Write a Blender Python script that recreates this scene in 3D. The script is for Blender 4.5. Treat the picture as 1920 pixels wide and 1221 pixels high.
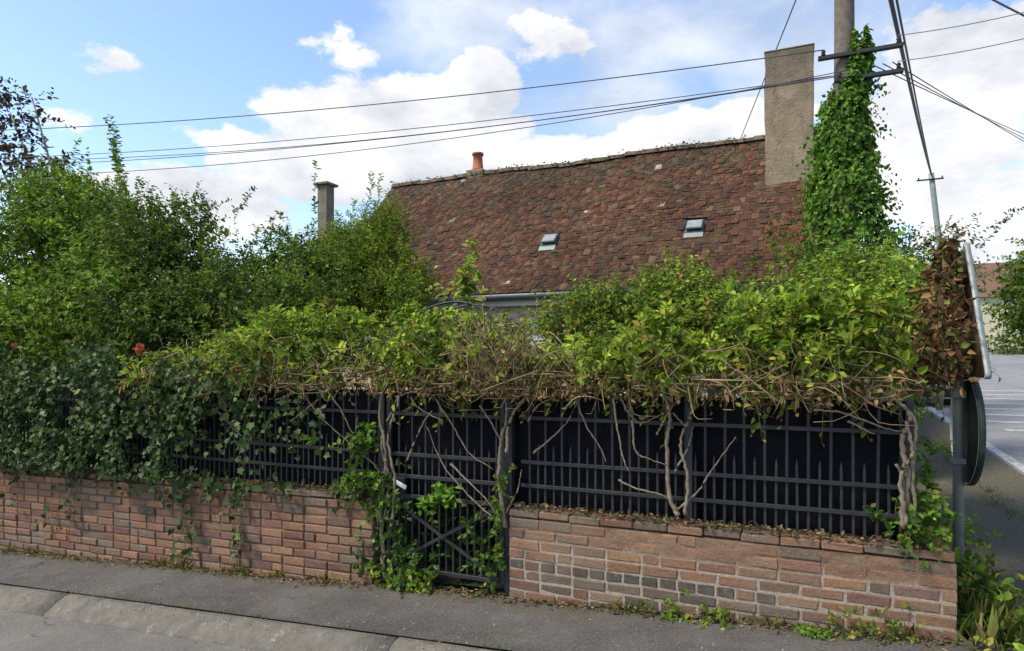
import bpy, bmesh, math, random
import numpy as np
from mathutils import Vector, Matrix
for o in list(bpy.data.objects): bpy.data.objects.remove(o)
SC = bpy.context.scene; COL = SC.collection
rng = np.random.default_rng(11); random.seed(5)
R = math.radians
# ------------------------------------------------------------------ camera
F_PX, CX, HY, EYE = 1220.0, 960.0, 675.0, 1.6          # photo 1920 x 1221, horizon row 675
_a = math.atan(2760 / 1220.0)
FX, FY = -math.cos(_a), math.sin(_a)                    # forward ; X runs along the garden wall, Y away from the street
RX, RY = math.sin(_a), math.cos(_a)                     # right
cd = bpy.data.cameras.new('camera'); cam = bpy.data.objects.new('camera', cd); COL.objects.link(cam)
cam.matrix_world = Matrix(((RX, 0, -FX, 0), (RY, 0, -FY, 0), (0, 1, 0, EYE), (0, 0, 0, 1)))
cd.sensor_width = 36; cd.lens = 36 * F_PX / 1920; cd.shift_y = (HY - 610.5) / 1920
cd.clip_start = .05; cd.clip_end = 3000
SC.camera = cam
SC.render.resolution_x, SC.render.resolution_y = 1024, 651
SC.view_settings.view_transform = 'Standard'; SC.view_settings.look = 'None'
SC.view_settings.gamma = 1; SC.view_settings.use_curve_mapping = False
SC.view_settings.exposure = 1.25
# ------------------------------------------------------------------ sun, sky
SUN_EL, SUN_FROM = 52, (-.75, -.66)                      # sun stands behind the viewer's left shoulder
sd = bpy.data.lights.new('sun', 'SUN'); sd.energy = 2.0; sd.angle = R(15); sd.color = (1, .91, .78)
sun = bpy.data.objects.new('sun', sd); COL.objects.link(sun)
_s = Vector((SUN_FROM[0], SUN_FROM[1], 0)).normalized() * math.cos(R(SUN_EL)); _s.z = math.sin(R(SUN_EL))
sun.rotation_euler = _s.to_track_quat('Z', 'Y').to_euler(); sun.location = (0, -6, 14)

def ray(px, py):
    s = (px - CX) / F_PX
    return np.array([FX + s * RX, FY + s * RY, (HY - py) / F_PX])
def P(px, py, Y):                                       # point of the picture on the plane at street distance Y
    r = ray(px, py); p = r * (Y / r[1]); p[2] += EYE
    return p
def PT(px, py, t):                                      # the same at depth t
    p = ray(px, py) * t; p[2] += EYE
    return p

class NT:                                               # small node-tree writer
    def __init__(s, tree): s.t = tree; s.n = tree.nodes; s.l = tree.links
    def add(s, typ, ins=None, **kw):
        n = s.n.new(typ)
        for k, v in kw.items(): setattr(n, k, v)
        for k, v in (ins or {}).items(): s.put(n, k, v)
        return n
    def put(s, n, k, v):
        i = n.inputs[k]
        if hasattr(v, 'links') or isinstance(v, bpy.types.NodeSocket): s.l.new(v, i)
        else:
            if isinstance(v, tuple) and len(v) == 3 and i.type == 'RGBA': v = v + (1,)
            i.default_value = v
    def math(s, op, a, b=0, clamp=False):
        n = s.add('ShaderNodeMath', {0: a, 1: b}, operation=op, use_clamp=clamp); return n.outputs[0]
    def ramp(s, fac, stops):
        n = s.add('ShaderNodeValToRGB', {0: fac}); e = n.color_ramp.elements
        while len(e) < len(stops): e.new(.5)
        for q, (p, c) in zip(e, stops): q.position = p; q.color = tuple(c) + (1,) if len(c) == 3 else c
        return n.outputs[0]
    def mix(s, fac, a, b, mode='MIX'):
        n = s.add('ShaderNodeMix', data_type='RGBA', blend_type=mode)
        s.put(n, 0, fac); s.put(n, 6, a); s.put(n, 7, b); return n.outputs[2]
    def noise(s, vec, scale, detail=4, rough=.6, dist=0):
        d = {'Scale': scale, 'Detail': detail, 'Roughness': rough, 'Distortion': dist}
        if vec is not None: d['Vector'] = vec
        return s.add('ShaderNodeTexNoise', d).outputs[0]

world = bpy.data.worlds.new('World'); SC.world = world; world.use_nodes = True
w = NT(world.node_tree); w.n.clear()
sky = w.add('ShaderNodeTexSky', sky_type='NISHITA', sun_disc=False, sun_elevation=R(SUN_EL),
            sun_rotation=math.atan2(SUN_FROM[0], SUN_FROM[1]), altitude=100, air_density=1.0, dust_density=.6, ozone_density=1.0)
skyc = w.add('ShaderNodeVectorMath', {0: sky.outputs[0], 'Scale': .116}, operation='SCALE').outputs[0]
gen = w.add('ShaderNodeTexCoord').outputs['Generated']
nz = w.add('ShaderNodeSeparateXYZ', {0: gen}).outputs[2]
stretch = w.add('ShaderNodeVectorMath', {0: gen, 1: (1, 1, 1.9)}, operation='MULTIPLY').outputs[0]
fb = w.noise(stretch, 5.5, 8, .58, .15)
fb2 = w.noise(stretch, 15, 6, .6)
def blob(px, py, wx, wy, amp=1.0):                               # a cloud at a fixed bearing of the sky
    r = ray(px, py); s = np.linalg.norm(r); c = r / s
    d = w.add('ShaderNodeVectorMath', {0: gen, 1: tuple(c)}, operation='SUBTRACT').outputs[0]
    k = F_PX * s
    d = w.add('ShaderNodeVectorMath', {0: d, 1: (k / wx, k / wx, k / wy)}, operation='MULTIPLY').outputs[0]
    l = w.add('ShaderNodeVectorMath', {0: d}, operation='LENGTH').outputs['Value']
    return w.math('MULTIPLY', w.math('SUBTRACT', 1, l), amp)
def blobs(lst):
    v = None
    for b in lst:
        q = blob(*b); v = q if v is None else w.math('MAXIMUM', v, q)
    return v
dense = blobs([(760, 255, 270, 105, 1.9), (560, 212, 110, 45, 1.3), (905, 170, 85, 80, 1.5), (1020, 345, 440, 95, 1.7), (650, 330, 250, 60, 1.5), (330, 390, 210, 80, 1.1),
               (215, 118, 60, 28, .42), (612, 78, 50, 30, .4), (660, 108, 50, 26, .4), (452, 275, 75, 36, .5), (130, 232, 50, 46, .45), (1045, 95, 100, 55, .5), (1350, 240, 240, 60),
               (1860, 110, 230, 130), (1700, 300, 230, 160), (1880, 400, 300, 120)])
thin = blobs([(870, 40, 190, 120), (1230, 60, 330, 130), (1150, 190, 300, 70), (1500, 150, 260, 160), (1800, 250, 400, 260)])
m1 = w.math('ADD', dense, w.math('MULTIPLY', w.math('SUBTRACT', fb, .5), 1.35))
m1 = w.math('ADD', m1, w.math('MULTIPLY', w.math('SUBTRACT', fb2, .5), 1.25))
m1 = w.add('ShaderNodeMapRange', {0: m1, 1: .05, 2: .3}, interpolation_type='SMOOTHSTEP').outputs[0]
m2 = w.math('ADD', thin, w.math('MULTIPLY', w.math('SUBTRACT', fb, .5), 2.2))
m2 = w.add('ShaderNodeMapRange', {0: m2, 1: -.15, 2: .95, 4: .62}, interpolation_type='SMOOTHSTEP').outputs[0]
gen_cl = w.add('ShaderNodeMapRange', {0: w.noise(stretch, 2.3, 8, .6), 1: .5, 2: .68}, interpolation_type='SMOOTHSTEP').outputs[0]
front = w.add('ShaderNodeVectorMath', {0: gen, 1: (FX, FY, 0)}, operation='DOT_PRODUCT').outputs['Value']
behind = w.add('ShaderNodeMapRange', {0: front, 1: .62, 2: .35}).outputs[0]
m3 = w.math('MULTIPLY', gen_cl, behind)                 # the same broken cloud goes on over the rest of the sky
haze_m = w.add('ShaderNodeMapRange', {0: nz, 1: .26, 2: .0, 4: .75}, interpolation_type='SMOOTHSTEP').outputs[0]
m = w.math('MAXIMUM', w.math('MAXIMUM', m1, m2), w.math('MAXIMUM', m3, haze_m), True)
ccol = w.ramp(w.noise(stretch, 4, 6, .6), [(.34, (.28, .295, .33)), (.6, (.5, .5, .505))])
final = w.mix(m, skyc, ccol)
bg = w.add('ShaderNodeBackground', {'Color': final, 'Strength': 1.0})
w.l.new(bg.outputs[0], w.add('ShaderNodeOutputWorld').inputs[0])

# ------------------------------------------------------------------ helpers
def tag(o, label=None, cat=None, group=None, kind=None):
    if label: o['label'] = label
    if cat: o['category'] = cat
    if group: o['group'] = group
    if kind: o['kind'] = kind
    return o
def empty(name, loc, label, cat, group=None):
    o = bpy.data.objects.new(name, None); COL.objects.link(o); o.location = tuple(loc); o.empty_display_size = .2
    return tag(o, label, cat, group)
def link(name, me, mat=None, parent=None, loc=None, rot=None):
    o = bpy.data.objects.new(name, me); COL.objects.link(o)
    if mat is not None and not me.materials: me.materials.append(mat)
    if loc is not None: o.location = tuple(loc)
    if rot is not None: o.rotation_euler = rot
    if parent is not None:
        o.parent = parent
        q = parent; off = Vector((0, 0, 0))
        while q is not None: off += q.location; q = q.parent
        o.location = Vector(o.location) - off           # builders work in world metres
    return o
def mesh_np(name, V, faces_flat, loop_tot, cols=None, smooth=False):
    me = bpy.data.meshes.new(name)
    V = np.asarray(V, np.float32); ff = np.asarray(faces_flat, np.int32); lt = np.asarray(loop_tot, np.int32)
    me.vertices.add(len(V)); me.vertices.foreach_set('co', V.ravel())
    me.loops.add(len(ff)); me.loops.foreach_set('vertex_index', ff)
    me.polygons.add(len(lt)); ls = np.zeros(len(lt), np.int32); ls[1:] = np.cumsum(lt)[:-1]
    me.polygons.foreach_set('loop_start', ls); me.polygons.foreach_set('loop_total', lt)
    if cols is not None:
        at = me.attributes.new('Col', 'FLOAT_COLOR', 'POINT')
        c = np.ones((len(V), 4), np.float32); c[:, :3] = cols; at.data.foreach_set('color', c.ravel())
    me.update(calc_edges=True); me.validate()
    if smooth: me.polygons.foreach_set('use_smooth', np.ones(len(lt), bool))
    return me
def bm_mesh(name, bm, smooth=False):
    me = bpy.data.meshes.new(name); bmesh.ops.recalc_face_normals(bm, faces=bm.faces); bm.to_mesh(me); bm.free()
    if smooth:
        for p in me.polygons: p.use_smooth = True
    return me
def box_bm(x0, x1, y0, y1, z0, z1, bev=0, bm=None, seg=1):
    b = bmesh.new(); r = bmesh.ops.create_cube(b, size=1)
    for v in b.verts: v.co = ((x0 + x1) / 2 + v.co.x * (x1 - x0), (y0 + y1) / 2 + v.co.y * (y1 - y0), (z0 + z1) / 2 + v.co.z * (z1 - z0))
    if bev: bmesh.ops.bevel(b, geom=list(b.edges), offset=bev, segments=seg, affect='EDGES', profile=.5)
    if bm is None: return b
    t = bpy.data.meshes.new('t'); b.to_mesh(t); b.free(); bm.from_mesh(t); bpy.data.meshes.remove(t); return bm
def box(name, x0, x1, y0, y1, z0, z1, mat, parent=None, bev=0, seg=1):
    return link(name, bm_mesh(name, box_bm(x0, x1, y0, y1, z0, z1, bev, None, seg)), mat, parent)
def tube_arrays(PL, RAD, sides=5):                      # PL (M,n,3)  RAD (M,n)
    PL = np.asarray(PL, float); RAD = np.asarray(RAD, float); M, n, _ = PL.shape
    T = np.gradient(PL, axis=1); T /= np.linalg.norm(T, axis=2, keepdims=True) + 1e-9
    ref = np.where(np.abs(T[..., 2:3]) > .9, np.array([1., 0, 0]), np.array([0, 0, 1.]))
    A = np.cross(T, ref); A /= np.linalg.norm(A, axis=2, keepdims=True) + 1e-9
    B = np.cross(T, A)
    th = np.arange(sides) * 2 * np.pi / sides
    V = PL[:, :, None] + RAD[:, :, None, None] * (np.cos(th)[None, None, :, None] * A[:, :, None] + np.sin(th)[None, None, :, None] * B[:, :, None])
    idx = np.arange(M * n * sides).reshape(M, n, sides)
    a = idx[:, :-1]; b = idx[:, 1:]
    q = np.stack([a, np.roll(a, -1, 2), np.roll(b, -1, 2), b], -1).reshape(-1, 4)
    cap = np.concatenate([idx[:, 0][:, ::-1], idx[:, -1]], 0)
    ff = np.concatenate([q.ravel(), cap.ravel()]); lt = np.concatenate([np.full(len(q), 4), np.full(len(cap), sides)])
    return V.reshape(-1, 3), ff, lt
def tubes(name, PL, RAD, mat, parent=None, sides=5, cols=None):
    V, ff, lt = tube_arrays(PL, RAD, sides)
    if cols is not None: cols = np.repeat(np.asarray(cols), V.shape[0] // len(PL), 0)
    return link(name, mesh_np(name, V, ff, lt, cols, True), mat, parent)
def spline(pts, n):                                     # Catmull-Rom resample
    p = np.asarray(pts, float); p = np.vstack([2 * p[0] - p[1], p, 2 * p[-1] - p[-2]])
    out = []
    for u in np.linspace(0, len(p) - 3 - 1e-6, n):
        i = int(u); f = u - i; a, b, c, d = p[i:i + 4]
        out.append(.5 * ((2 * b) + (c - a) * f + (2 * a - 5 * b + 4 * c - d) * f * f + (3 * b - a - 3 * c + d) * f ** 3))
    return np.array(out)
def tube(name, pts, r0, r1, mat, parent=None, sides=8, n=None, jit=0):
    n = n or max(4, len(pts) * 5); c = spline(pts, n)
    if jit: c += rng.normal(0, jit, c.shape)
    rr = np.linspace(r0, r1, n)
    if jit: rr = rr * rng.uniform(.82, 1.18, n)
    return tubes(name, c[None], rr[None], mat, parent, sides)
def lathe(name, prof, loc, mat, parent=None, n=20):
    V = []; 
    for r, z in prof:
        for k in range(n): V.append((loc[0] + r * math.cos(2 * math.pi * k / n), loc[1] + r * math.sin(2 * math.pi * k / n), loc[2] + z))
    ff = []; lt = []
    for i in range(len(prof) - 1):
        for k in range(n): ff += [i * n + k, i * n + (k + 1) % n, (i + 1) * n + (k + 1) % n, (i + 1) * n + k]; lt.append(4)
    ff += list(range(n))[::-1]; lt.append(n); ff += [(len(prof) - 1) * n + k for k in range(n)]; lt.append(n)
    return link(name, mesh_np(name, V, ff, lt), mat, parent)

# ------------------------------------------------------------------ materials
def mat_base(name):
    m = bpy.data.materials.new(name); m.use_nodes = True; t = NT(m.node_tree); t.n.clear()
    b = t.add('ShaderNodeBsdfPrincipled'); o = t.add('ShaderNodeOutputMaterial'); t.l.new(b.outputs[0], o.inputs[0])
    return m, t, b, o
def surf(name, c1, c2, scale=6, rough=.85, bump=.0, bscale=60, spec=.3, metal=0, c3=None, s3=2, thr=(.52, .66), obj=False, dist=.02):
    m, t, b, o = mat_base(name)
    v = t.add('ShaderNodeTexCoord').outputs['Object']
    if not obj: v = t.add('ShaderNodeNewGeometry').outputs['Position']
    col = t.ramp(t.noise(v, scale, 6, .65), [(.3, c1), (.7, c2)])
    if c3: col = t.mix(t.add('ShaderNodeMapRange', {0: t.noise(v, s3, 6, .7), 1: thr[0], 2: thr[1]}).outputs[0], col, c3)
    t.put(b, 'Base Color', col); t.put(b, 'Roughness', rough); t.put(b, 'Specular IOR Level', spec); t.put(b, 'Metallic', metal)
    if bump:
        n = t.add('ShaderNodeBump', {'Height': t.noise(v, bscale, 5, .7), 'Strength': bump, 'Distance': dist}); t.put(b, 'Normal', n.outputs[0])
    return m
def piece_mat(name, src, lichen=(.4, .38, .32), lth=(.62, .7), lscale=14, bump=.5, rough=.9, moss=None, grime=None):
    """bricks and tiles: own colour of each piece, grain, lichen spots, soot"""
    m, t, b, o = mat_base(name)
    v = t.add('ShaderNodeNewGeometry').outputs['Position']
    c = t.add('ShaderNodeObjectInfo').outputs['Color'] if src == 'obj' else t.add('ShaderNodeAttribute', attribute_name='Col').outputs['Color']
    g = t.ramp(t.noise(v, 45, 6, .7), [(.25, (.62, .62, .62)), (.75, (1.35, 1.33, 1.3))])
    c = t.mix(1.0, c, g, 'MULTIPLY')
    c = t.mix(t.add('ShaderNodeMapRange', {0: t.noise(v, lscale, 6, .75), 1: lth[0], 2: lth[1], 4: .75}).outputs[0], c, lichen)
    if grime:
        c = t.mix(t.add('ShaderNodeMapRange', {0: t.noise(v, 2.4, 8, .7), 1: .4, 2: .66, 4: .62}).outputs[0], c, grime)
        c = t.mix(t.add('ShaderNodeMapRange', {0: t.noise(v, 22, 6, .8), 1: .55, 2: .75, 4: .6}).outputs[0], c, (.075, .062, .048))
    if moss: c = t.mix(t.add('ShaderNodeMapRange', {0: t.noise(v, 3.1, 6, .75), 1: .52, 2: .68, 4: .7}).outputs[0], c, moss)
    t.put(b, 'Base Color', c); t.put(b, 'Roughness', rough); t.put(b, 'Specular IOR Level', .2)
    n = t.add('ShaderNodeBump', {'Height': t.noise(v, 70, 6, .7), 'Strength': bump, 'Distance': .01}); t.put(b, 'Normal', n.outputs[0])
    return m
def leaf_mat(name, rough=.5, trans=.35, spec=.35):
    m, t, b, o = mat_base(name)
    c = t.add('ShaderNodeAttribute', attribute_name='Col').outputs['Color']
    t.put(b, 'Base Color', c); t.put(b, 'Roughness', rough); t.put(b, 'Specular IOR Level', spec)
    tr = t.add('ShaderNodeBsdfTranslucent', {'Color': t.mix(1.0, c, (1.15, 1.25, .6), 'MULTIPLY')})
    mx = t.add('ShaderNodeMixShader', {0: trans, 1: b.outputs[0], 2: tr.outputs[0]}); t.l.new(mx.outputs[0], o.inputs[0])
    return m
M = {}
M['leaf'] = leaf_mat('leaf', .6, .38, .14)
M['ivy'] = leaf_mat('ivy_leaf', .5, .15, .2)
M['dry'] = leaf_mat('dry_leaf', .8, .15, .1)
M['bark'] = surf('bark', (.15, .118, .078), (.32, .262, .185), 38, .9, 1.0, 110, dist=.01)
M['twig'] = leaf_mat('twig', .85, 0, .15)
M['iron'] = surf('iron', (.013, .013, .015), (.032, .031, .033), 25, .55, .15, 120, .4, c3=(.07, .045, .03), s3=9, thr=(.62, .74))
M['backing'] = surf('backing', (.004, .004, .006), (.008, .008, .011), 4, .7, .15, 30, .08, c3=(.016, .015, .017), s3=3, thr=(.52, .75))
M['brick'] = piece_mat('brick', 'obj', (.36, .31, .25), (.58, .74), 11, .8, .92, None, (.2, .158, .12))
M['tile'] = piece_mat('tile', 'obj', (.36, .3, .24), (.66, .74), 17, .5, .9, (.07, .075, .035))
M['tile_all'] = piece_mat('tile_all', 'attr', (.36, .3, .24), (.66, .74), 17, .5, .9, (.07, .075, .035))
M['render'] = surf('render', (.5, .45, .33), (.62, .57, .44), 5, .92, .25, 60)
M['stack'] = surf('stack', (.22, .17, .11), (.35, .275, .18), 3.2, .95, .7, 45, c3=(.12, .1, .07), s3=2.2, thr=(.45, .7), dist=.03)
def soot_mat():
    m, t, bs, o = mat_base('chimney_render'); v = t.add('ShaderNodeNewGeometry').outputs['Position']; z = t.add('ShaderNodeSeparateXYZ', {0: v}).outputs[2]
    c = t.ramp(t.noise(v, 3.2, 7, .65), [(.32, (.22, .17, .11)), (.68, (.35, .275, .18))])
    st = t.add('ShaderNodeVectorMath', {0: v, 1: (6, 6, .7)}, operation='MULTIPLY').outputs[0]
    c = t.mix(t.add('ShaderNodeMapRange', {0: t.noise(st, 1.6, 6, .7), 1: .52, 2: .7, 4: .6}).outputs[0], c, (.13, .105, .075))
    k = t.math('ADD', z, t.math('MULTIPLY', t.math('SUBTRACT', t.noise(v, 4, 6, .7), .5), 1.3))
    c = t.mix(t.add('ShaderNodeMapRange', {0: k, 1: 5.7, 2: 6.9, 4: .8}).outputs[0], c, (.085, .072, .055))
    cr = t.add('ShaderNodeTexVoronoi', {'Vector': t.add('ShaderNodeVectorMath', {0: v, 1: t.add('ShaderNodeTexNoise', {'Vector': v, 'Scale': 4.0}).outputs['Color']}, operation='ADD').outputs[0], 'Scale': 1.6}, feature='DISTANCE_TO_EDGE').outputs[0]
    c = t.mix(t.add('ShaderNodeMapRange', {0: cr, 1: .014, 2: .004, 4: .6}).outputs[0], c, (.06, .05, .04))
    t.put(bs, 'Base Color', c); t.put(bs, 'Roughness', .95)
    n = t.add('ShaderNodeBump', {'Height': t.noise(v, 30, 7, .75), 'Strength': .8, 'Distance': .03}); t.put(bs, 'Normal', n.outputs[0]); return m
M['chimney'] = soot_mat()
M['grey_post'] = surf('grey_post', (.13, .115, .08), (.22, .2, .15), 6, .95, .4, 50)
M['zinc'] = surf('zinc', (.07, .085, .095), (.13, .15, .16), 5, .5, .05, 50, .5, .4)
M['white_wood'] = surf('white_wood', (.5, .5, .46), (.62, .62, .58), 8, .7)
M['terracotta'] = surf('terracotta', (.3, .085, .04), (.42, .14, .07), 8, .8, .2, 50)
M['pole'] = surf('pole', (.11, .09, .07), (.2, .17, .135), 12, .9, .5, 80)
M['cable'] = surf('cable', (.09, .095, .11), (.13, .135, .15), 10, .6)
M['galv'] = surf('galv', (.2, .235, .22), (.3, .33, .31), 9, .55, .05, 60, .4, .3)
M['signback'] = surf('signback', (.012, .02, .017), (.03, .042, .035), 6, .6, .1, 40, .4, c3=(.05, .075, .04), s3=7)
M['rust'] = surf('rust', (.06, .035, .02), (.15, .085, .045), 12, .9, .5, 60)
M['white'] = surf('white', (.66, .66, .63), (.8, .8, .78), 8, .5)
M['glass'] = surf('glass', (.2, .215, .21), (.32, .335, .32), 9, .4, 0, 10, .4)
M['dark'] = surf('dark', (.012, .012, .014), (.02, .02, .022), 9, .6)

# ------------------------------------------------------------------ ground, street
def sst(x): x = np.clip(x, 0, 1); return x * x * (3 - 2 * x)
def gz(X, Y):
    return .06 * (np.clip(X, -14, .9) + 1.78) + .05 * np.clip(Y - 6, 0, 60) * sst((X - .9) / 1.6)
def sheet(name, xs, ys, off, mat, kind='structure', zfun=None, parent=None):
    xs = np.asarray(xs, float); ys = np.asarray(ys, float); XX, YY = np.meshgrid(xs, ys)
    ZZ = gz(XX, YY) + off if zfun is None else zfun(XX, YY)
    V = np.stack([XX, YY, ZZ], -1).reshape(-1, 3); i = np.arange(len(V)).reshape(len(ys), len(xs))
    q = np.stack([i[:-1, :-1], i[:-1, 1:], i[1:, 1:], i[1:, :-1]], -1).reshape(-1, 4)
    o = link(name, mesh_np(name, V, q.ravel(), np.full(len(q), 4), None, True), mat, parent)
    if kind and parent is None: o['kind'] = kind
    return o
def asphalt(name, c1, c2, patch, stone, grit=.5, dirt=False):
    m, t, b, o = mat_base(name); v = t.add('ShaderNodeNewGeometry').outputs['Position']
    c = t.ramp(t.noise(v, 1.7, 6, .6), [(.4, c1), (.6, c2)])
    c = t.mix(t.add('ShaderNodeMapRange', {0: t.noise(v, 4.2, 8, .75), 1: .5, 2: .64, 4: .8}).outputs[0], c, patch)
    if dirt:
        y = t.add('ShaderNodeSeparateXYZ', {0: v}).outputs[1]
        k = t.math('ADD', y, t.math('MULTIPLY', t.math('SUBTRACT', t.noise(v, 6, 7, .75), .5), .9))
        c = t.mix(t.add('ShaderNodeMapRange', {0: k, 1: 3.72, 2: 4.02, 4: .85}).outputs[0], c, (.105, .088, .05))
        c = t.mix(t.add('ShaderNodeMapRange', {0: k, 1: 3.32, 2: 3.1, 4: .7}).outputs[0], c, (.075, .078, .042))
    sp = t.noise(v, 75, 4, .85)
    c = t.mix(t.add('ShaderNodeMapRange', {0: sp, 1: .53, 2: .66, 4: .7}).outputs[0], c, stone)
    c = t.mix(t.add('ShaderNodeMapRange', {0: sp, 1: .46, 2: .3, 4: .8}).outputs[0], c, (.02, .02, .02))
    wv_ = t.add('ShaderNodeVectorMath', {0: v, 1: t.add('ShaderNodeVectorMath', {0: t.add('ShaderNodeTexNoise', {'Vector': v, 'Scale': 3.0, 'Detail': 6.0}).outputs['Color'], 'Scale': .5}, operation='SCALE').outputs[0]}, operation='ADD').outputs[0]
    cr = t.add('ShaderNodeTexVoronoi', {'Vector': wv_, 'Scale': .9}, feature='DISTANCE_TO_EDGE').outputs[0]
    crm = t.math('MULTIPLY', t.add('ShaderNodeMapRange', {0: cr, 1: .012, 2: .003}).outputs[0], t.add('ShaderNodeMapRange', {0: t.noise(v, 1.3, 3), 1: .5, 2: .6, 4: .55}).outputs[0])
    c = t.mix(crm, c, (.03, .032, .022))
    vo = t.add('ShaderNodeTexVoronoi', {'Vector': v, 'Scale': 16.0}, feature='F1')
    spot = t.math('LESS_THAN', vo.outputs[0], .13)
    c = t.mix(t.math('MULTIPLY', spot, t.math('GREATER_THAN', t.noise(v, 3, 2), .56)), c, stone)
    t.put(b, 'Base Color', c); t.put(b, 'Roughness', .92); t.put(b, 'Specular IOR Level', .25)
    n = t.add('ShaderNodeBump', {'Height': t.noise(v, 150, 5, .8), 'Strength': grit, 'Distance': .012})
    n2 = t.add('ShaderNodeBump', {'Height': t.noise(v, 5, 5, .6), 'Strength': .5, 'Distance': .03, 'Normal': n.outputs[0]})
    t.put(b, 'Normal', n2.outputs[0]); return m
M['pavement'] = asphalt('pavement', (.095, .088, .082), (.15, .14, .128), (.125, .115, .08), (.3, .285, .25), 1.0, True)
M['road'] = asphalt('road', (.165, .155, .135), (.21, .2, .175), (.19, .17, .135), (.3, .285, .25), .8)
M['side'] = asphalt('side', (.21, .205, .205), (.27, .265, .26), (.24, .23, .22), (.32, .31, .3), .5)
M['kerb'] = surf('kerb', (.13, .116, .092), (.225, .204, .167), 11, .92, 1.0, 60, c3=(.42, .4, .35), s3=13, thr=(.6, .7))
M['soil'] = surf('soil', (.035, .03, .02), (.075, .065, .04), 5, .95, .6, 30, c3=(.04, .06, .02), s3=3)
M['field'] = surf('field', (.05, .075, .025), (.085, .105, .04), 2, .95, .6, 20)

xs = np.unique(np.concatenate([np.linspace(-900, -40, 12), np.linspace(-40, -14, 8), np.linspace(-14, .9, 40), np.linspace(.9, 2.5, 14), np.linspace(2.5, 40, 20), np.linspace(40, 900, 12)]))
ys = np.unique(np.concatenate([np.linspace(-900, -20, 10), np.linspace(-20, 3.9, 24), np.linspace(4.25, 6, 5), np.linspace(6, 66, 40), np.linspace(66, 1500, 12)]))
ground = sheet('ground', xs, ys, 0, M['field'], zfun=lambda X, Y: gz(X, Y) - np.where((Y < 4.1) & (Y > -12), .3, np.where((X > .8) & (X < 12) & (Y < 60), .06, 0.0)))
sheet('garden_soil', np.linspace(-14, .72, 40), np.linspace(4.12, 9.7, 12), .012, M['soil'])
sheet('road', np.linspace(-40, 30, 90), np.linspace(-10, 3.03, 14), -.105, M['road'])
KB = 3.23                                               # back edge of the kerb
sheet('pavement', np.linspace(-40, .85, 70), [KB + .004, KB + .2, 3.6, 3.9, 4.02], 0, M['pavement'])
sheet('pavement', np.linspace(.85, 2.3, 12), [KB + .004] + list(np.linspace(3.3, 66, 90)), .004, M['pavement'])
ss = sheet('side_street', np.linspace(2.3, 9.5, 16), [3.03] + list(np.linspace(3.25, 66, 90)), -.02, M['side'])
sheet('forecourt', np.linspace(9.5, 30, 12), [3.03] + list(np.linspace(3.25, 40, 40)), -.01, M['side'])
def strip(name, x0, x1, y0, y1, parent, n=10):          # worn paint, 4 mm thick, ragged ends
    XS = np.linspace(x0, x1, 3); o = sheet(name, XS, np.linspace(y0, y1, n), -.015, M['paint'], None, None, parent); return o
M['paint'], _t, _b, _o = mat_base('paint'); _v = _t.add('ShaderNodeNewGeometry').outputs['Position']
_t.put(_b, 'Base Color', _t.mix(_t.add('ShaderNodeMapRange', {0: _t.noise(_v, 11, 8, .8), 1: .36, 2: .56, 4: .92}).outputs[0], (.62, .62, .6), (.25, .245, .24)))
_t.put(_b, 'Roughness', .8)
strip('edge_line', 2.36, 2.48, 6.3, 30, ss, 40)
for k in range(9):                                      # worn pedestrian crossing, bars one by one
    strip('crossing_bar', 3.0, 9.0, 11.6 + k * 1.0, 11.8 + k * 1.0, ss, 4)
kr = tag(bpy.data.objects.new('kerb', None), kind='structure'); COL.objects.link(kr)
kx = [-17.15, -14.15, -11.15, -8.15, -5.15, -2.15, .85, 2.3]
for a, b in zip(kx[:-1], kx[1:]):
    n = 12; X = np.linspace(a + .006, b - .006, n)
    prof = [(3.015, -.2), (3.015, -.098), (3.03, -.088), (3.09, -.05), (3.14, -.02), (3.17, -.006), (KB - .012, -.002), (KB, -.012), (KB, -.2)]
    V = []; 
    for x in X:
        for y, z in prof: V.append((x, y + rng.normal(0, .0015), float(gz(x, 3)) + z + rng.normal(0, .0012)))
    p = len(prof); ff = []; lt = []
    for i in range(n - 1):
        for k in range(p - 1): ff += [i * p + k, (i + 1) * p + k, (i + 1) * p + k + 1, i * p + k + 1]; lt.append(4)
    ff += list(range(p)); lt.append(p); ff += list(range((n - 1) * p, n * p))[::-1]; lt.append(p)
    link('kerb_stone', mesh_np('kerb_stone', V, ff, lt, None, False), M['kerb'], kr)

# ------------------------------------------------------------------ brick walls
def brick_variants(L, H, D, n):
    out = []
    for k in range(n):
        b = box_bm(-L / 2, L / 2, 0, D, 0, H, .006)
        for v in b.verts: v.co += Vector(rng.normal(0, .002, 3))
        me = bm_mesh('brick', b); me.materials.append(M['brick']); out.append(me)
    return out
BS = brick_variants(.213, .058, .1, 6); BH = brick_variants(.1, .058, .1, 4); BC = brick_variants(.205, .045, .214, 6)
def mortar(name, c_hi, c_lo, zlev):
    m, t, b, o = mat_base(name); v = t.add('ShaderNodeNewGeometry').outputs['Position']
    z = t.add('ShaderNodeSeparateXYZ', {0: v}).outputs[2]
    k = t.math('ADD', z, t.math('MULTIPLY', t.math('SUBTRACT', t.noise(v, 5, 5, .7), .5), .22))
    k = t.add('ShaderNodeMapRange', {0: k, 1: zlev - .03, 2: zlev + .03}).outputs[0]
    c = t.mix(k, c_lo, c_hi); c = t.mix(1.0, c, t.ramp(t.noise(v, 60, 5, .7), [(.25, (.6, .6, .6)), (.75, (1.25, 1.25, 1.25))]), 'MULTIPLY')
    t.put(b, 'Base Color', c); t.put(b, 'Roughness', .95)
    n = t.add('ShaderNodeBump', {'Height': t.noise(v, 80, 5, .8), 'Strength': .8, 'Distance': .01}); t.put(b, 'Normal', n.outputs[0]); return m
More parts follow.
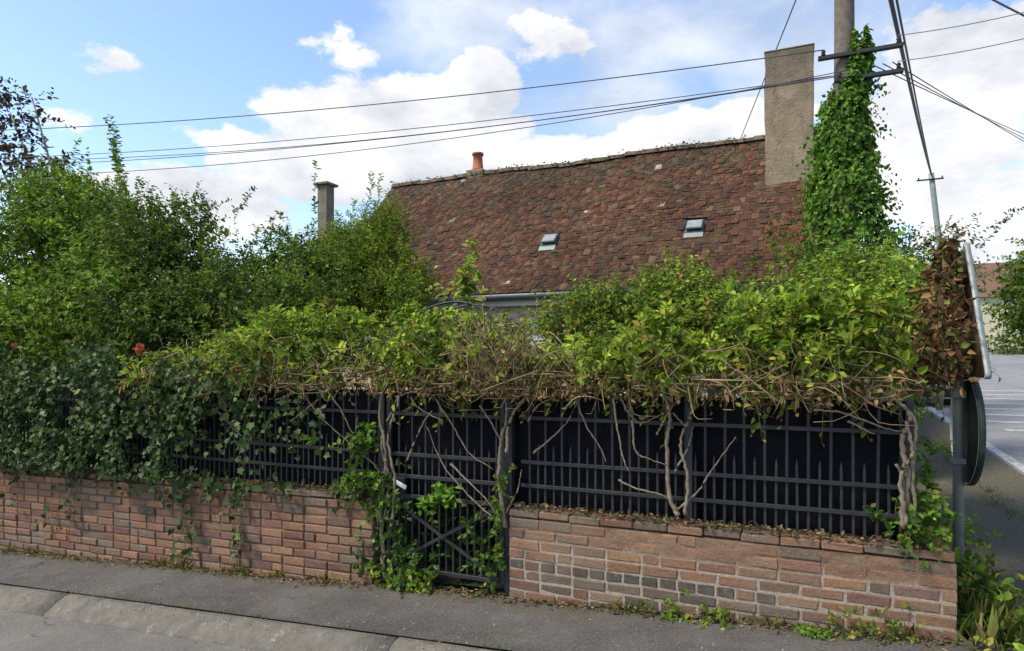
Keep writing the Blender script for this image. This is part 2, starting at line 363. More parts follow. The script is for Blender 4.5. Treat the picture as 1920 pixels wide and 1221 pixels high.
M['mort_r'] = mortar('mortar_pale', (.235, .14, .085), (.37, .315, .245), .40)
M['mort_l'] = mortar('mortar_dark', (.17, .11, .07), (.14, .1, .07), .2)
PAL_RED = [(.215, .108, .076), (.19, .096, .073), (.17, .09, .07), (.225, .12, .08), (.175, .095, .074)]
PAL_ORG = [(.265, .15, .09), (.25, .137, .083), (.275, .162, .098), (.24, .128, .08)]
PAL_DRK = [(.055, .06, .05), (.07, .066, .052), (.065, .057, .05), (.085, .074, .058)]
PAL_GRY = [(.185, .132, .095), (.16, .117, .088), (.195, .14, .1), (.15, .113, .088)]
def pick(*pw):
    r = rng.random() * sum(q for _, q in pw)
    for p, q in pw:
        r -= q
        if r <= 0: break
    c = np.array(p[rng.integers(len(p))]) * rng.uniform(.84, 1.16); return tuple(np.clip(c * np.array([1.02, 1.0, .94]) * rng.uniform(.96, 1.04, 3), 0, 1))
def brick_wall(x0, x1, ztop, tilt, mort, side, label):
    root = empty('brick_wall', ((x0 + x1) / 2, 4.11, float(gz((x0 + x1) / 2, 4))), label, 'wall')
    CH = .0685; xr = x1 if side == 'L' else x0
    zt = lambda x: ztop + tilt * (x - xr)
    nx_, nz_ = int((x1 - x0) / .014), 56; rec = .010 if side == 'L' else .0045
    XX, KK = np.meshgrid(np.linspace(x0 + .004, x1 - .004, nx_), np.linspace(0, 1, nz_)); g_ = gz(XX, 4.0) - .25
    ZZ = g_ + KK * (zt(XX) - .075 - g_)
    nsm = np.zeros_like(XX)                              # slow lumps: where old render still covers the joints
    for f_, a_ in ((3.1, 1), (7.3, .7), (15.1, .5), (31, .35)):
        nsm += a_ * np.sin(f_ * XX + rng.uniform(0, 6)) * np.sin(f_ * 2.1 * ZZ + 1.3 * f_ * XX * .3 + rng.uniform(0, 6))
    cover = np.clip((ZZ - (.36 if side == 'R' else .9)) / .08, 0, 1) * np.clip(nsm * 1.1 + .05, 0, 1)
    YY = 4 + rec - (rec + .0045) * cover + rng.normal(0, .0006, XX.shape)
    V = np.stack([XX, YY, ZZ], -1).reshape(-1, 3); iv = np.arange(len(V)).reshape(nz_, nx_)
    qf = np.stack([iv[:-1, :-1], iv[:-1, 1:], iv[1:, 1:], iv[1:, :-1]], -1).reshape(-1, 4)
    link('mortar_face', mesh_np('mortar_face', V, qf.ravel(), np.full(len(qf), 4), None, True), mort, root)
    bcore = bmesh.new(); vs = [[bcore.verts.new((x, y, z)) for (y, z) in ((4.012, float(gz(x, 4)) - .25), (4.012, zt(x) - .075), (4.215, zt(x) - .075), (4.215, float(gz(x, 4)) - .25))] for x in (x0 + .003, x1 - .003)]
    bcore.faces.new(vs[0]); bcore.faces.new(vs[1][::-1])
    for k in range(4): bcore.faces.new((vs[0][k], vs[1][k], vs[1][(k + 1) % 4], vs[0][(k + 1) % 4]))
    link('mortar_core', bm_mesh('mortar_core', bcore), mort, root)
    nb = 0; row = 0
    while True:                                          # courses from the top down
        zb = ztop - .068 - (row + 1) * CH
        if zb + CH < float(gz(x0 if side == 'L' else x0, 4)) - .02: break
        x = x0 + (.002 if row % 2 == 0 else -.108); headers = (row == 4 and side == 'R')
        while x < x1 - .03:
            hd = headers and x < x1 - .9 or rng.random() < (.16 if side == 'L' else .1)
            Lb = .1 if hd else .213
            a, c = max(x, x0), min(x + Lb, x1)
            if c - a > .03:
                xc = (a + c) / 2; z = zb + tilt * (xc - xr)
                if z + CH > float(gz(xc, 4)) - .01:
                    me = (BH if hd else BS)[rng.integers(4)]
                    o = link('brick', me, None, root, (xc, 4 + rng.normal(0, .0015 if side == 'R' else .004), z + rng.normal(0, .0012)),
                             (rng.normal(0, .004), -math.atan(tilt) + rng.normal(0, .004), rng.normal(0, .005)))
                    o.scale.x = (c - a) / Lb
                    if side == 'R':
                        if row <= 3: col = pick((PAL_ORG, 5), (PAL_RED, 1.3), (PAL_GRY, .8)) if row else pick((PAL_GRY, 3), (PAL_ORG, 2))
                        elif headers: col = pick((PAL_DRK, 3 if hd else 0), (PAL_RED, 1), (PAL_ORG, 1))
                        else: col = pick((PAL_RED, 5), (PAL_GRY, 2), (PAL_DRK, .6))
                    else: col = pick((PAL_RED, 4), (PAL_ORG, 3), (PAL_GRY, 1.4), (PAL_DRK, .08))
                    o.color = tuple(col) + (1,); nb += 1
            x += Lb + .0115
        row += 1
    x = x0 + .105
    while x < x1 - .09:                                  # rough brick coping laid across the wall
        o = link('coping_brick', BC[rng.integers(6)], None, root, (x, 4.002 + rng.normal(0, .003), zt(x) - .066 + rng.normal(0, .003)),
                 (rng.normal(0, .02), -math.atan(tilt) + rng.normal(0, .012), rng.normal(0, .012)))
        o.color = tuple(np.array(pick((PAL_GRY, 4), (PAL_ORG, 1.2), (PAL_RED, .8))) * .8) + (1,); x += .211
    return root
WL = brick_wall(-9.6, -2.90, .615, .022, M['mort_l'], 'L', 'long weathered brick wall with dark joints under the ivy')
WR = brick_wall(-1.79, .745, .615, 0, M['mort_r'], 'R', 'short brick wall with pale mortar and dark header bricks beside the sign post')

# ------------------------------------------------------------------ iron fences, gate, black backing panels
FYp = 4.10
def bar_mesh(h, r=.0075, tip=True):
    b = box_bm(-r, r, -r, r, 0, h)
    if tip:
        top = [f for f in b.faces if f.normal.z > .9][0]
        q = bmesh.ops.extrude_face_region(b, geom=[top]); vs = [v for v in q['geom'] if isinstance(v, bmesh.types.BMVert)]
        for v in vs: v.co.z += .045; v.co.x *= .15; v.co.y *= .15
    me = bm_mesh('bar', b); me.materials.append(M['iron']); return me
RAIL = [.745, .905, 1.205]
def fence(x0, x1, z0, posts, label):
    root = empty('iron_fence', ((x0 + x1) / 2, FYp, z0), label, 'fence', None)
    for z in RAIL: box('rail', x0, x1, FYp - .013, FYp + .0, z - .0125, z + .0125, M['iron'], root, .002)
    lo, hi = bar_mesh(.98 - z0 + .0, .007), bar_mesh(1.36 - z0, .0075)
    x = x0 + .06; k = 0
    while x < x1 - .02:
        link('bar', hi if k % 2 == 0 else lo, None, root, (x + rng.normal(0, .0015), FYp + .0095, z0), (rng.normal(0, .004), rng.normal(0, .005), 0)); x += .0575; k += 1
    for p in posts: box('post', p - .02, p + .02, FYp - .016, FYp + .024, z0 - .05, 1.38, M['iron'], root, .003)
    return root
fence(-1.74, .57, .60, [-.62, .545], 'black iron railing with pointed bars on the short brick wall')
fence(-9.4, -2.92, .56, [-7.6, -5.25], 'black iron railing half buried in dark ivy on the long wall')
def backing(x0, x1, z0, label):  # near-black flat panels just behind the bars, almost one even tone
    root = empty('black_backing', ((x0 + x1) / 2, 4.16, z0), label, 'backing')
    n = max(1, round((x1 - x0) / 1.15)); w_ = (x1 - x0) / n
    for k in range(n): box('panel', x0 + k * w_ - .01, x0 + (k + 1) * w_ + .01, 4.150 + .016 * (k % 2), 4.165 + .016 * (k % 2), z0, 1.37, M['backing'], root, .002)
backing(-1.825, .54, .60, 'dull black panels set behind the railing of the short wall')
backing(-7.3, -2.90, .58, 'dull black panels set behind the ivy covered railing')
backing(-2.84, -1.84, .58, 'dull black panel set behind the upper gate bars')
GX0, GX1 = -2.80, -1.87
gate = empty('garden_gate', ((GX0 + GX1) / 2, 4.08, .0), 'black iron garden gate with crossed braces between the two brick walls', 'gate')
gz0 = .05
for x in (GX0, GX1): box('stile', x - .018, x + .018, 4.06, 4.09, gz0, 1.38, M['iron'], gate, .003)
for z in (gz0 + .02, .60, .745, .905, 1.205): box('rail', GX0 + .019, GX1 - .019, 4.062, 4.076, z - .014, z + .014, M['iron'], gate, .002)
gb = bar_mesh(1.28, .007); gs = bar_mesh(.86, .006); x = GX0 + .08; k = 0
while x < GX1 - .05:
    link('bar', gb if k % 2 == 0 else gs, None, gate, (x, 4.0855, gz0 + .02)); x += .057; k += 1
for (xa, za, xb, zb) in ((GX0 + .02, .585, GX1 - .02, .09), (GX0 + .02, .09, GX1 - .02, .585)):
    yo = 4.050 if zb < za else 4.038
    dx, dz = xb - xa, zb - za; L_ = math.hypot(dx, dz)
    link('brace', bm_mesh('brace', box_bm(-L_ / 2, L_ / 2, -.005, .005, -.012, .012)), M['iron'], gate, ((xa + xb) / 2, yo, (za + zb) / 2), (0, -math.atan2(dz, dx), 0))
box('lock_box', GX0 + .01, GX0 + .15, 4.045, 4.0615, .62, .735, M['dark'], gate, .004)
lp = P(752, 909, 4.04)
link('latch_plate', bm_mesh('latch_plate', box_bm(-.05, .05, -.006, .006, -.016, .016, .004)), M['white'], gate, (lp[0], 4.036, lp[2]), (0, R(22), 0))
gp = []
for x, lab in ((-2.865, 'slim iron gate post wrapped by the thick grey vine stem'), (-1.822, 'black iron gate post at the end of the short brick wall')):
    r = empty('gate_post', (x, 4.08, float(gz(x, 4.08))), lab, 'post')
    box('shaft', x - .028, x + .028, 4.055, 4.111, float(gz(x, 4)) - .1, 1.40, M['iron'], r, .004)
    box('cap', x - .034, x + .034, 4.049, 4.117, 1.401, 1.425, M['iron'], r, .006)
ar = empty('garden_arch', (-2.34, 4.2, 1.4), 'thin dark metal arch curving over the garden gate', 'arch')
A0, A1, A2, A3, A4 = P(735, 690, 4.2), P(760, 612, 4.2), P(850, 566, 4.2), P(925, 604, 4.2), P(948, 690, 4.2)
A0[2] = A4[2] = 1.32
tube('hoop', [A0, A1, A2, A3, A4], .009, .009, M['iron'], ar, 6, 30)
tube('hoop', [a + np.array([0, .3, 0]) for a in (A0, A1, A2, A3, A4)], .009, .009, M['iron'], ar, 6, 30)
for a in (A1, A2, A3): tube('tie_bar', [a, a + np.array([0, .3, 0])], .006, .006, M['iron'], ar, 5, 4)
# garden path seen through the gate
box('garden_path', GX0 - .1, GX1 + .1, 4.25, 9.5, -.06, .03, M['kerb'])['kind'] = 'structure'

# ------------------------------------------------------------------ foliage tools
def norm(a): return a / (np.linalg.norm(a, axis=-1, keepdims=True) + 1e-9)
LT_OVAL = (np.array([(0, 0, 0), (.3, .5, .1), (.68, .4, .05), (1, 0, -.14), (.68, -.4, .05), (.3, -.5, .1)]), [(0, 3, 2, 1), (0, 5, 4, 3)])
LT_IVY = (np.array([(0, 0, 0), (-.08, .42, .05), (.22, .38, .06), (.45, .56, .0), (.62, .24, .03), (1, 0, -.1), (.62, -.24, .03), (.45, -.56, 0), (.22, -.38, .06), (-.08, -.42, .05)]),
          [(0, 5, 4, 3, 2, 1), (0, 9, 8, 7, 6, 5)])
LT_BLADE = (np.array([(0, .5, 0), (0, -.5, 0), (.55, -.4, .06), (1, 0, -.1), (.55, .4, .06)]), [(0, 1, 2, 3, 4)])
def leaves(name, Pn, D, N, L, W, C, mat, parent, tmpl=LT_OVAL):
    D = norm(D); N = norm(N - D * (N * D).sum(1, keepdims=True)); S = np.cross(N, D)
    T, fc = tmpl; k = len(T); m = len(Pn); L = np.broadcast_to(L, (m,)); W = np.broadcast_to(W, (m,))
    V = Pn[:, None] + T[None, :, 0:1] * (D * L[:, None])[:, None] + T[None, :, 1:2] * (S * W[:, None])[:, None] + T[None, :, 2:3] * (N * L[:, None])[:, None]
    base = (np.arange(m) * k)[:, None]
    ff = np.concatenate([base + np.array(f)[None] for f in fc], 1).ravel(); lt = np.tile([len(f) for f in fc], m)
    o = link(name, mesh_np(name, V.reshape(-1, 3), ff, lt, np.repeat(C, k, 0)), mat, parent); o['kind'] = 'stuff'; return o
def shoots(O, D, Ln, K, leafL, droop=.25, splay=.9, ratio=.5, up=.5):
    """leafy shoots: returns leaf arrays, shoot index and the stem polylines"""
    m = len(O); D = norm(D); s = (np.arange(K) + .6) / K
    Ln = np.broadcast_to(Ln, (m,))
    at = lambda q: O[:, None] + D[:, None] * (Ln[:, None] * q)[..., None] - np.array([0, 0, 1.]) * (droop * Ln[:, None] * q ** 2)[..., None]
    sp = at(np.broadcast_to(s, (m, K))); st = at(np.broadcast_to(np.linspace(0, .96, 5), (m, 5)))
    rd = norm(rng.normal(size=(m, K, 3))); per = norm(rd - D[:, None] * (rd * D[:, None]).sum(-1, keepdims=True))
    ld = norm(D[:, None] * (1 - splay * .6) + per * splay + np.array([0, 0, -.15]))
    nn = norm(np.array([0, 0, 1.]) * up + rng.normal(size=(m, K, 3)) * .45 + per * .1 - np.array([FX, FY, 0]) * .35 + D[:, None] * .25)
    ll = leafL * rng.uniform(.6, 1.2, (m, K)) * (1 - .35 * np.broadcast_to(s, (m, K)) ** 2)
    return sp.reshape(-1, 3), ld.reshape(-1, 3), nn.reshape(-1, 3), ll.ravel(), ll.ravel() * ratio * rng.uniform(.8, 1.15, m * K), np.repeat(np.arange(m), K), st
def palette(n, idx, cols, wts, jit=.22, sj=.2):
    cols = np.array(cols); nsh = idx.max() + 1
    shk = rng.choice(len(cols), nsh, p=np.array(wts) / sum(wts)); k = np.where(rng.random(n) < .7, shk[idx], rng.choice(len(cols), n, p=np.array(wts) / sum(wts)))
    v = (1 + rng.normal(0, jit, n)) * (1 + rng.normal(0, sj, nsh))[idx]
    return np.clip(cols[k] * np.clip(v, .4, 1.9)[:, None] * rng.uniform(.9, 1.1, (n, 3)) * np.array([1.1, 1.12, .78]), .002, .9)
def ell_points(ells, n, inner=.5):
    """points through the outer part of a set of ellipsoids (c, r); returns origin and outward direction"""
    wts = np.array([r[0] * r[1] + r[1] * r[2] + r[0] * r[2] for c, r in ells]); k = rng.choice(len(ells), n, p=wts / wts.sum())
    C = np.array([e[0] for e in ells])[k]; Rr = np.array([e[1] for e in ells])[k]
    u = norm(rng.normal(size=(n, 3))); rad = (inner ** 3 + (1 - inner ** 3) * rng.random(n)) ** (1 / 3)
    lump = 1 + .27 * np.sin(5.1 * u[:, 0] + 3 * C[:, 0]) * np.sin(4.3 * u[:, 2] + 2 * C[:, 1] + 1.7 * u[:, 1])
    return C + u * Rr * (rad * lump)[:, None], norm(u / Rr)
G_MID = [(.095, .165, .027), (.13, .205, .034), (.175, .25, .045), (.064, .115, .022)]
G_YEL = [(.175, .25, .03), (.25, .315, .045), (.125, .195, .026), (.32, .34, .065), (.075, .12, .02), (.26, .19, .06)]
G_DRK = [(.06, .1, .02), (.085, .135, .027), (.115, .17, .034), (.038, .066, .017)]
def E_(px, py, Y, rx, ry, rz): return (P(px, py, Y), (rx, ry, rz))
def shrub(name, label, cat, ells, n, K, leafL, pal, wts, base, ln=(.2, .5), droop=.25, splay=.9, ratio=.5, inner=.45, upb=.5, trunk=.03, group=None, mat='leaf', tmpl=LT_OVAL, extra=None, stemcol=(.12, .09, .05), nlim=9):
    bz = float(gz(base[0], base[1])); root = empty(name, (base[0], base[1], bz), label, cat, group)
    O, U = ell_points(ells, n, inner)
    D = norm(U * .8 + np.array([0, 0, upb]) + rng.normal(size=(n, 3)) * .5); Ln = rng.uniform(ln[0], ln[1], n)
    if extra is not None:
        O = np.concatenate([O, extra[0]]); D = np.concatenate([D, extra[1]]); Ln = np.concatenate([Ln, extra[2]])
    keep = O[:, 2] > bz + .05; O, D, Ln = O[keep], D[keep], Ln[keep]
    p, d, nn, l, wd, idx, st = shoots(O, D, Ln, K, leafL, droop, splay, ratio)
    leaves('foliage', p, d, nn, l, wd, palette(len(p), idx, pal, wts), M[mat], root, tmpl)
    tw = tubes('twigs', st, np.linspace(.0035, .0012, 5)[None] * np.ones((len(st), 1)), M['twig'], root, 3, np.tile(np.array([stemcol]), (len(st), 1)) * rng.uniform(.6, 1.4, (len(st), 1))); tw['kind'] = 'stuff'
    b0 = np.array([base[0], base[1], bz - .05])
    for c, r in ells[:nlim]:                             # limbs from the base into each mass of leaves
        mid = b0 * .5 + np.array(c) * .5 + rng.normal(0, .08, 3)
        tube('branch', [b0 + rng.normal(0, .03, 3) * [1, 1, 0], mid, np.array(c) + [0, 0, r[2] * .55]], trunk, trunk * .25, M['bark'], root, 6, 10)
    return root
def long_shoots(lst):                                    # explicit wands: (foot point, tip point) -> origins, dirs, lengths
    O, D, L_ = [], [], []
    for a, b in lst:
        a, b = np.array(a), np.array(b); k = 5
        for i in range(k):
            O.append(a + (b - a) * i / k + rng.normal(0, .02, 3)); D.append(b - a + rng.normal(0, .06, 3)); L_.append(np.linalg.norm(b - a) / k * 1.25)
    return np.array(O), np.array(D), np.array(L_)
# ------------------------------------------------------------------ house with tiled roof
HX0, HX1, EY, RYd, EZ, RZ = -8.45, .42, 9.8, 12.5, 2.70, 5.60
hz = .05
house = empty('cottage', ((HX0 + HX1) / 2, 12.5, hz), 'low old cottage with long mossy brown tiled roof behind the fence', 'house')
bw = bmesh.new(); yf, yb = EY + .22, 2 * RYd - EY - .22
prof = [(yf, hz - .3), (yf, EZ + .08), (RYd, RZ - .25), (yb, EZ + .08), (yb, hz - .3)]
va = [bw.verts.new((HX0 + .12, y, z)) for y, z in prof]; vb = [bw.verts.new((HX1 - .12, y, z)) for y, z in prof]
bw.faces.new(va); bw.faces.new(vb[::-1])
for i in range(5): bw.faces.new((va[i], vb[i], vb[(i + 1) % 5], va[(i + 1) % 5]))
wall = link('wall', bm_mesh('wall', bw), M['render'], house)
sl = math.atan2(RZ - EZ, RYd - EY); SLEN = math.hypot(RZ - EZ, RYd - EY); ca, sa = math.cos(sl), math.sin(sl)
def sag(X, u): return -.05 * np.sin((X - HX0) / (HX1 - HX0) * np.pi) * u + .025 * np.sin(X * 1.9) * u - .05 * u * np.clip(1 - (X - HX0) / 1.2, 0, 1)
def roofP(X, u, lift=0):                                # u: 0 eave .. 1 ridge
    return np.array([X, EY + u * SLEN * ca - lift * sa, EZ + u * SLEN * sa + lift * ca + float(sag(X, u))])
roof = link('roof', None, None, house) if False else empty('roof', (0, 0, 0), None, None)
roof.parent = house; roof.location = Vector((0, 0, 0)) - house.location
bx_ = bmesh.new(); n = 24
rows_ = []
for i in range(n + 1):
    X = HX0 + (HX1 - HX0) * i / n
    e, r = roofP(X, 0, -.02), roofP(X, 1, -.02); back = np.array([X, 2 * RYd - e[1], e[2]])
    rows_.append([bx_.verts.new(tuple(q)) for q in (e, r, back, back - [0, 0, .1], r - [0, 0, .13], e - [0, 0, .1])])
for i in range(n):
    for k in range(6): bx_.faces.new((rows_[i][k], rows_[i + 1][k], rows_[i + 1][(k + 1) % 6], rows_[i][(k + 1) % 6]))
bx_.faces.new(rows_[0][:3] + rows_[0][3:]); bx_.faces.new((rows_[-1][:3] + rows_[-1][3:])[::-1])
M['deck'] = surf('deck', (.05, .035, .028), (.1, .07, .055), 14, .95, .4, 50)
link('deck', bm_mesh('deck', bx_), M['deck'], roof)
TW, TE = .125, .08
TM = []
for k in range(5):
    b = box_bm(-TW / 2 + .003, TW / 2 - .003, -.02, .15, 0, .013, .004)
    for v in b.verts: v.co += Vector(rng.normal(0, .002, 3)); v.co.z += .25 * v.co.x ** 2 * (1 if k % 2 else -1)
    me = bm_mesh('roof_tile', b); me.materials.append(M['tile']); TM.append(me)
PAL_T = [(.102, .053, .034), (.09, .048, .033), (.118, .062, .039), (.08, .046, .033), (.135, .076, .048), (.066, .042, .032), (.15, .1, .07), (.13, .055, .034)]
WT_T = np.array([5, 5, 4, 4, 1.6, 3, .6, 1.2]); WT_T = WT_T / WT_T.sum()
SKY = [P(1030, 458, 10.9), P(1303, 432, 11.2)]
SKYL = []
for px, py in ((1032, 452), (1303, 428)):               # roof lights: solve for the roof plane
    r = ray(px, py); t_ = (EZ - EYE + (sa / ca) * (-EY)) / (r[2] - (sa / ca) * r[1]); q = r * t_
    SKYL.append((q[0], (q[1] - EY) / (SLEN * ca)))
CHX0, CHX1 = P(1434, 340, 11.42)[0], P(1526, 340, 11.42)[0]
CHY = 11.42
tiles = []
nr = int(SLEN / TE)
for i in range(nr):
    u = i * TE / SLEN; X = HX0 + .02 + (TW / 2 if i % 2 else 0)
    while X < HX1 - .02:
        skip = any(abs(X - sx) < .17 and -.05 < (u - su) * SLEN + .09 < .31 for sx, su in SKYL)
        if not skip: tiles.append((X, u, i))
        X += TW * rng.normal(1, .012)
lot = []
for (X, u, i) in tiles:
    slip = -abs(rng.normal(0, .007)) - (.05 if rng.random() < .012 else 0)
    p = roofP(X, u + slip / SLEN, .012 + abs(rng.normal(0, .006)))
    patch = math.sin(X * 2.3 + 4 * u) + math.sin(X * .9 - 7 * u + 2)
    c = np.array(PAL_T[rng.choice(8, p=WT_T)]) * rng.uniform(.62, 1.1) * (1 + .1 * patch) * np.array([1.02, .94, .84])
    if u > .8 and rng.random() < .5: c = c * .5 + np.array((.06, .062, .04)) * .5
    if rng.random() < .005: c = np.array((.33, .29, .24))
    rot = Matrix.Rotation(sl - .07 + rng.normal(0, .03), 4, 'X') @ Matrix.Rotation(rng.normal(0, .024), 4, 'Z') @ Matrix.Rotation(rng.normal(0, .045), 4, 'Y')
    d = FX * p[0] + FY * p[1]
    lot.append((d, p, rot, c, rng.integers(5)))
vis = sorted([q for q in lot if q[1][2] > 3.25 and q[1][0] < -.1], key=lambda q: q[0])
near = set(id(q) for q in vis[:300])
hl = Vector(house.location)
TV, TF, TLn, TC = [], [], [], []; base = 0
geo = [(np.array([v.co[:] for v in me.vertices]), [tuple(f.vertices) for f in me.polygons]) for me in TM]
for q in lot:
    d, p, rot, c, k = q
    if id(q) in near:
        o = bpy.data.objects.new('roof_tile', TM[k]); COL.objects.link(o); o.parent = roof
        o.matrix_local = Matrix.Translation(Vector(tuple(p))) @ rot; o.color = tuple(c) + (1,)
    else:
        V, fs = geo[k]; Rm = np.array(rot.to_3x3()); TV.append(V @ Rm.T + p); TC.append(np.tile(c, (len(V), 1)))
        for f in fs: TF += [base + i for i in f]; TLn.append(len(f))
        base += len(V)
o = link('roof_tiles', mesh_np('roof_tiles', np.concatenate(TV), TF, TLn, np.concatenate(TC)), M['tile_all'], roof); o['kind'] = 'stuff'
# ridge tiles, half round
def half_round(L_, r, n=7):
    V = []; ff = []; lt = []
    for x, rr in ((-L_ / 2, r * 1.06), (L_ / 2, r * .95)):
        for s in (1, .82):
            for k in range(n): a = math.pi * k / (n - 1); V.append((x, math.cos(a) * rr * s, math.sin(a) * rr * s * .85))
    for k in range(n - 1):
        ff += [k, k + 1, 2 * n + k + 1, 2 * n + k]; lt.append(4); ff += [n + k, 3 * n + k, 3 * n + k + 1, n + k + 1]; lt.append(4)
        ff += [k, n + k, n + k + 1, k + 1]; lt.append(4); ff += [2 * n + k, 2 * n + k + 1, 3 * n + k + 1, 3 * n + k]; lt.append(4)
    me = mesh_np('ridge_tile', V, ff, lt); me.materials.append(M['tile']); return me
RT = half_round(.36, .12); X = HX0 + .17
while X < HX1:
    p = roofP(X, 1, 0)
    o = bpy.data.objects.new('ridge_tile', RT); COL.objects.link(o); o.parent = roof; o.location = Vector((p[0], p[1], p[2] - .035 + rng.normal(0, .006))); o.rotation_euler = (rng.normal(0, .04), rng.normal(0, .02), rng.normal(0, .03))
    c = np.array((.11, .085, .06)) * rng.uniform(.7, 1.3); o.color = tuple(c) + (1,); X += .335
m_ = 380; xx = rng.uniform(HX0, HX1, m_); mp = np.array([roofP(x, 1, .0) for x in xx]) + np.stack([np.zeros(m_), rng.normal(-.1, .07, m_), .035 + rng.normal(0, .012, m_)], 1)
leaves('moss', mp, rng.normal(size=(m_, 3)) * [1, 1, .3] + [0, 0, .2], rng.normal(size=(m_, 3)) * .5 + [0, -.5, 1], rng.uniform(.03, .06, m_), rng.uniform(.03, .06, m_), np.array([(.085, .085, .035)]) * rng.uniform(.6, 1.4, (m_, 1)), M['leaf'], roof)
# roof lights
for sx, su in SKYL:
    fr = empty('roof_light', (0, 0, 0), None, None); fr.parent = house; fr.location = Vector((0, 0, 0)) - house.location
    def rb(name, x0, x1, v0, v1, l0, l1, mat, tilt=0):
        bb = box_bm(x0, x1, v0, v1, l0, l1, .004); 
        oo = bpy.data.objects.new(name, bm_mesh(name, bb)); COL.objects.link(oo); oo.data.materials.append(mat); oo.parent = fr
        p = roofP(sx, su, .02); oo.matrix_local = Matrix.Translation(Vector(tuple(p))) @ Matrix.Rotation(sl + tilt, 4, 'X')
    rb('frame', -.145, .145, -.15, .15, -.02, .035, M['zinc']); 
    rb('apron', -.15, .15, -.27, -.151, .012, .026, M['galv'])
    rb('casement', -.132, .132, -.135, .14, .05, .075, M['zinc'], -.14); rb('pane', -.112, .112, -.115, .118, .0755, .081, M['glass'], -.14)
# gutter, fascia
gpr = [(0, 0), (.0, -.05), (-.035, -.085), (-.085, -.085), (-.115, -.05), (-.115, .005)]
V = []; ff = []; lt = []
for x in (HX0 - .03, HX1 + .03):
    for y, z in gpr: V.append((x, EY - .012 + y, EZ - .035 + z))
    for y, z in gpr[::-1]: V.append((x, EY - .012 + y * .9 - .005, EZ - .03 + z * .9))
kk = 12
for k in range(kk): ff += [k, kk + k, kk + (k + 1) % kk, (k + 1) % kk]; lt.append(4)
ff += list(range(kk)); lt.append(kk); ff += list(range(kk, 2 * kk))[::-1]; lt.append(kk)
link('gutter', mesh_np('gutter', V, ff, lt), M['zinc'], house)
box('fascia', HX0, HX1, EY + .012, EY + .04, EZ - .21, EZ - .03, M['white_wood'], house, .003)
box('soffit', HX0 + .1, HX1 - .1, EY + .041, EY + .218, EZ - .2, EZ - .17, M['white_wood'], house)
# openings of the front wall
for wx, ww, z0, z1, nm in ((-5.6, 1.0, .95, 2.15, 'window'), (-3.6, .95, .05, 2.15, 'door'), (-1.3, 1.0, .95, 2.15, 'window')):
    fo = box(nm, wx - ww / 2, wx + ww / 2, yf - .03, yf + .03, z0, z1, M['white_wood'], house, .004)
    if nm == 'window':
        for s in (-1, 1): box('pane', wx + (s * .25 - .2) * ww, wx + (s * .25 + .2) * ww, yf - .034, yf - .0301, z0 + .08, z1 - .08, M['dark'], fo)
# big rendered chimney
def chimney_at(x0, x1, y0, y1, z0, z1, mat, parent):
    b = bmesh.new(); nx, nzv = 4, 14
    b = box_bm(x0, x1, y0, y1, z0, z1, .012)
    bmesh.ops.subdivide_edges(b, edges=[e for e in b.edges if abs(e.verts[0].co.z - e.verts[1].co.z) > .5], cuts=8)
    for v in b.verts: v.co += Vector(rng.normal(0, .008, 3))
    return link('chimney', bm_mesh('chimney', b), mat, parent)
zt_ = P(1480, 92, CHY)[2]
ch = chimney_at(CHX0, CHX1, CHY, CHY + .62, 4.2, zt_, M['chimney'], house)
box('chimney_cap', CHX0 - .012, CHX1 + .012, CHY - .012, CHY + .632, zt_ + .001, zt_ + .03, M['grey_post'], ch, .012)
box('flashing', CHX0 - .03, CHX1 + .03, CHY - .03, CHY - .002, 4.33, 4.44, M['grey_post'], ch, .008)
# small pot on the ridge
pp = P(896, 325, 12.55); pp[2] = roofP(pp[0], 1)[2] + .04
pot = lathe('chimney_pot', [(.13, 0), (.135, .03), (.12, .04), (.105, .2), (.1, .33), (.125, .335), (.125, .38), (.1, .385), (.075, .39)], pp + [0, 0, .06], M['terracotta'], house)
box('pot_base', pp[0] - .2, pp[0] + .2, pp[1] - .16, pp[1] + .16, pp[2] - .2, pp[2] + .059, M['stack'], pot, .015)
# slim shaft beside the gable
sp_ = P(611, 345, 11.2); wv = .125
sh = empty('chimney_shaft', (sp_[0], 11.2, 0), 'slim square grey chimney shaft with flat cap rising behind the shrubs', 'chimney')
b = box_bm(sp_[0] - wv, sp_[0] + wv, 11.2 - wv, 11.2 + wv, float(gz(sp_[0], 11)) - .2, sp_[2] - .05, .008)
link('shaft', bm_mesh('shaft', b), M['grey_post'], sh)
box('cap', sp_[0] - .19, sp_[0] + .19, 11.2 - .19, 11.2 + .19, sp_[2] - .049, sp_[2] + .0, M['grey_post'], sh, .008)

UX0 = P(1583, 100, 9.1)[0]
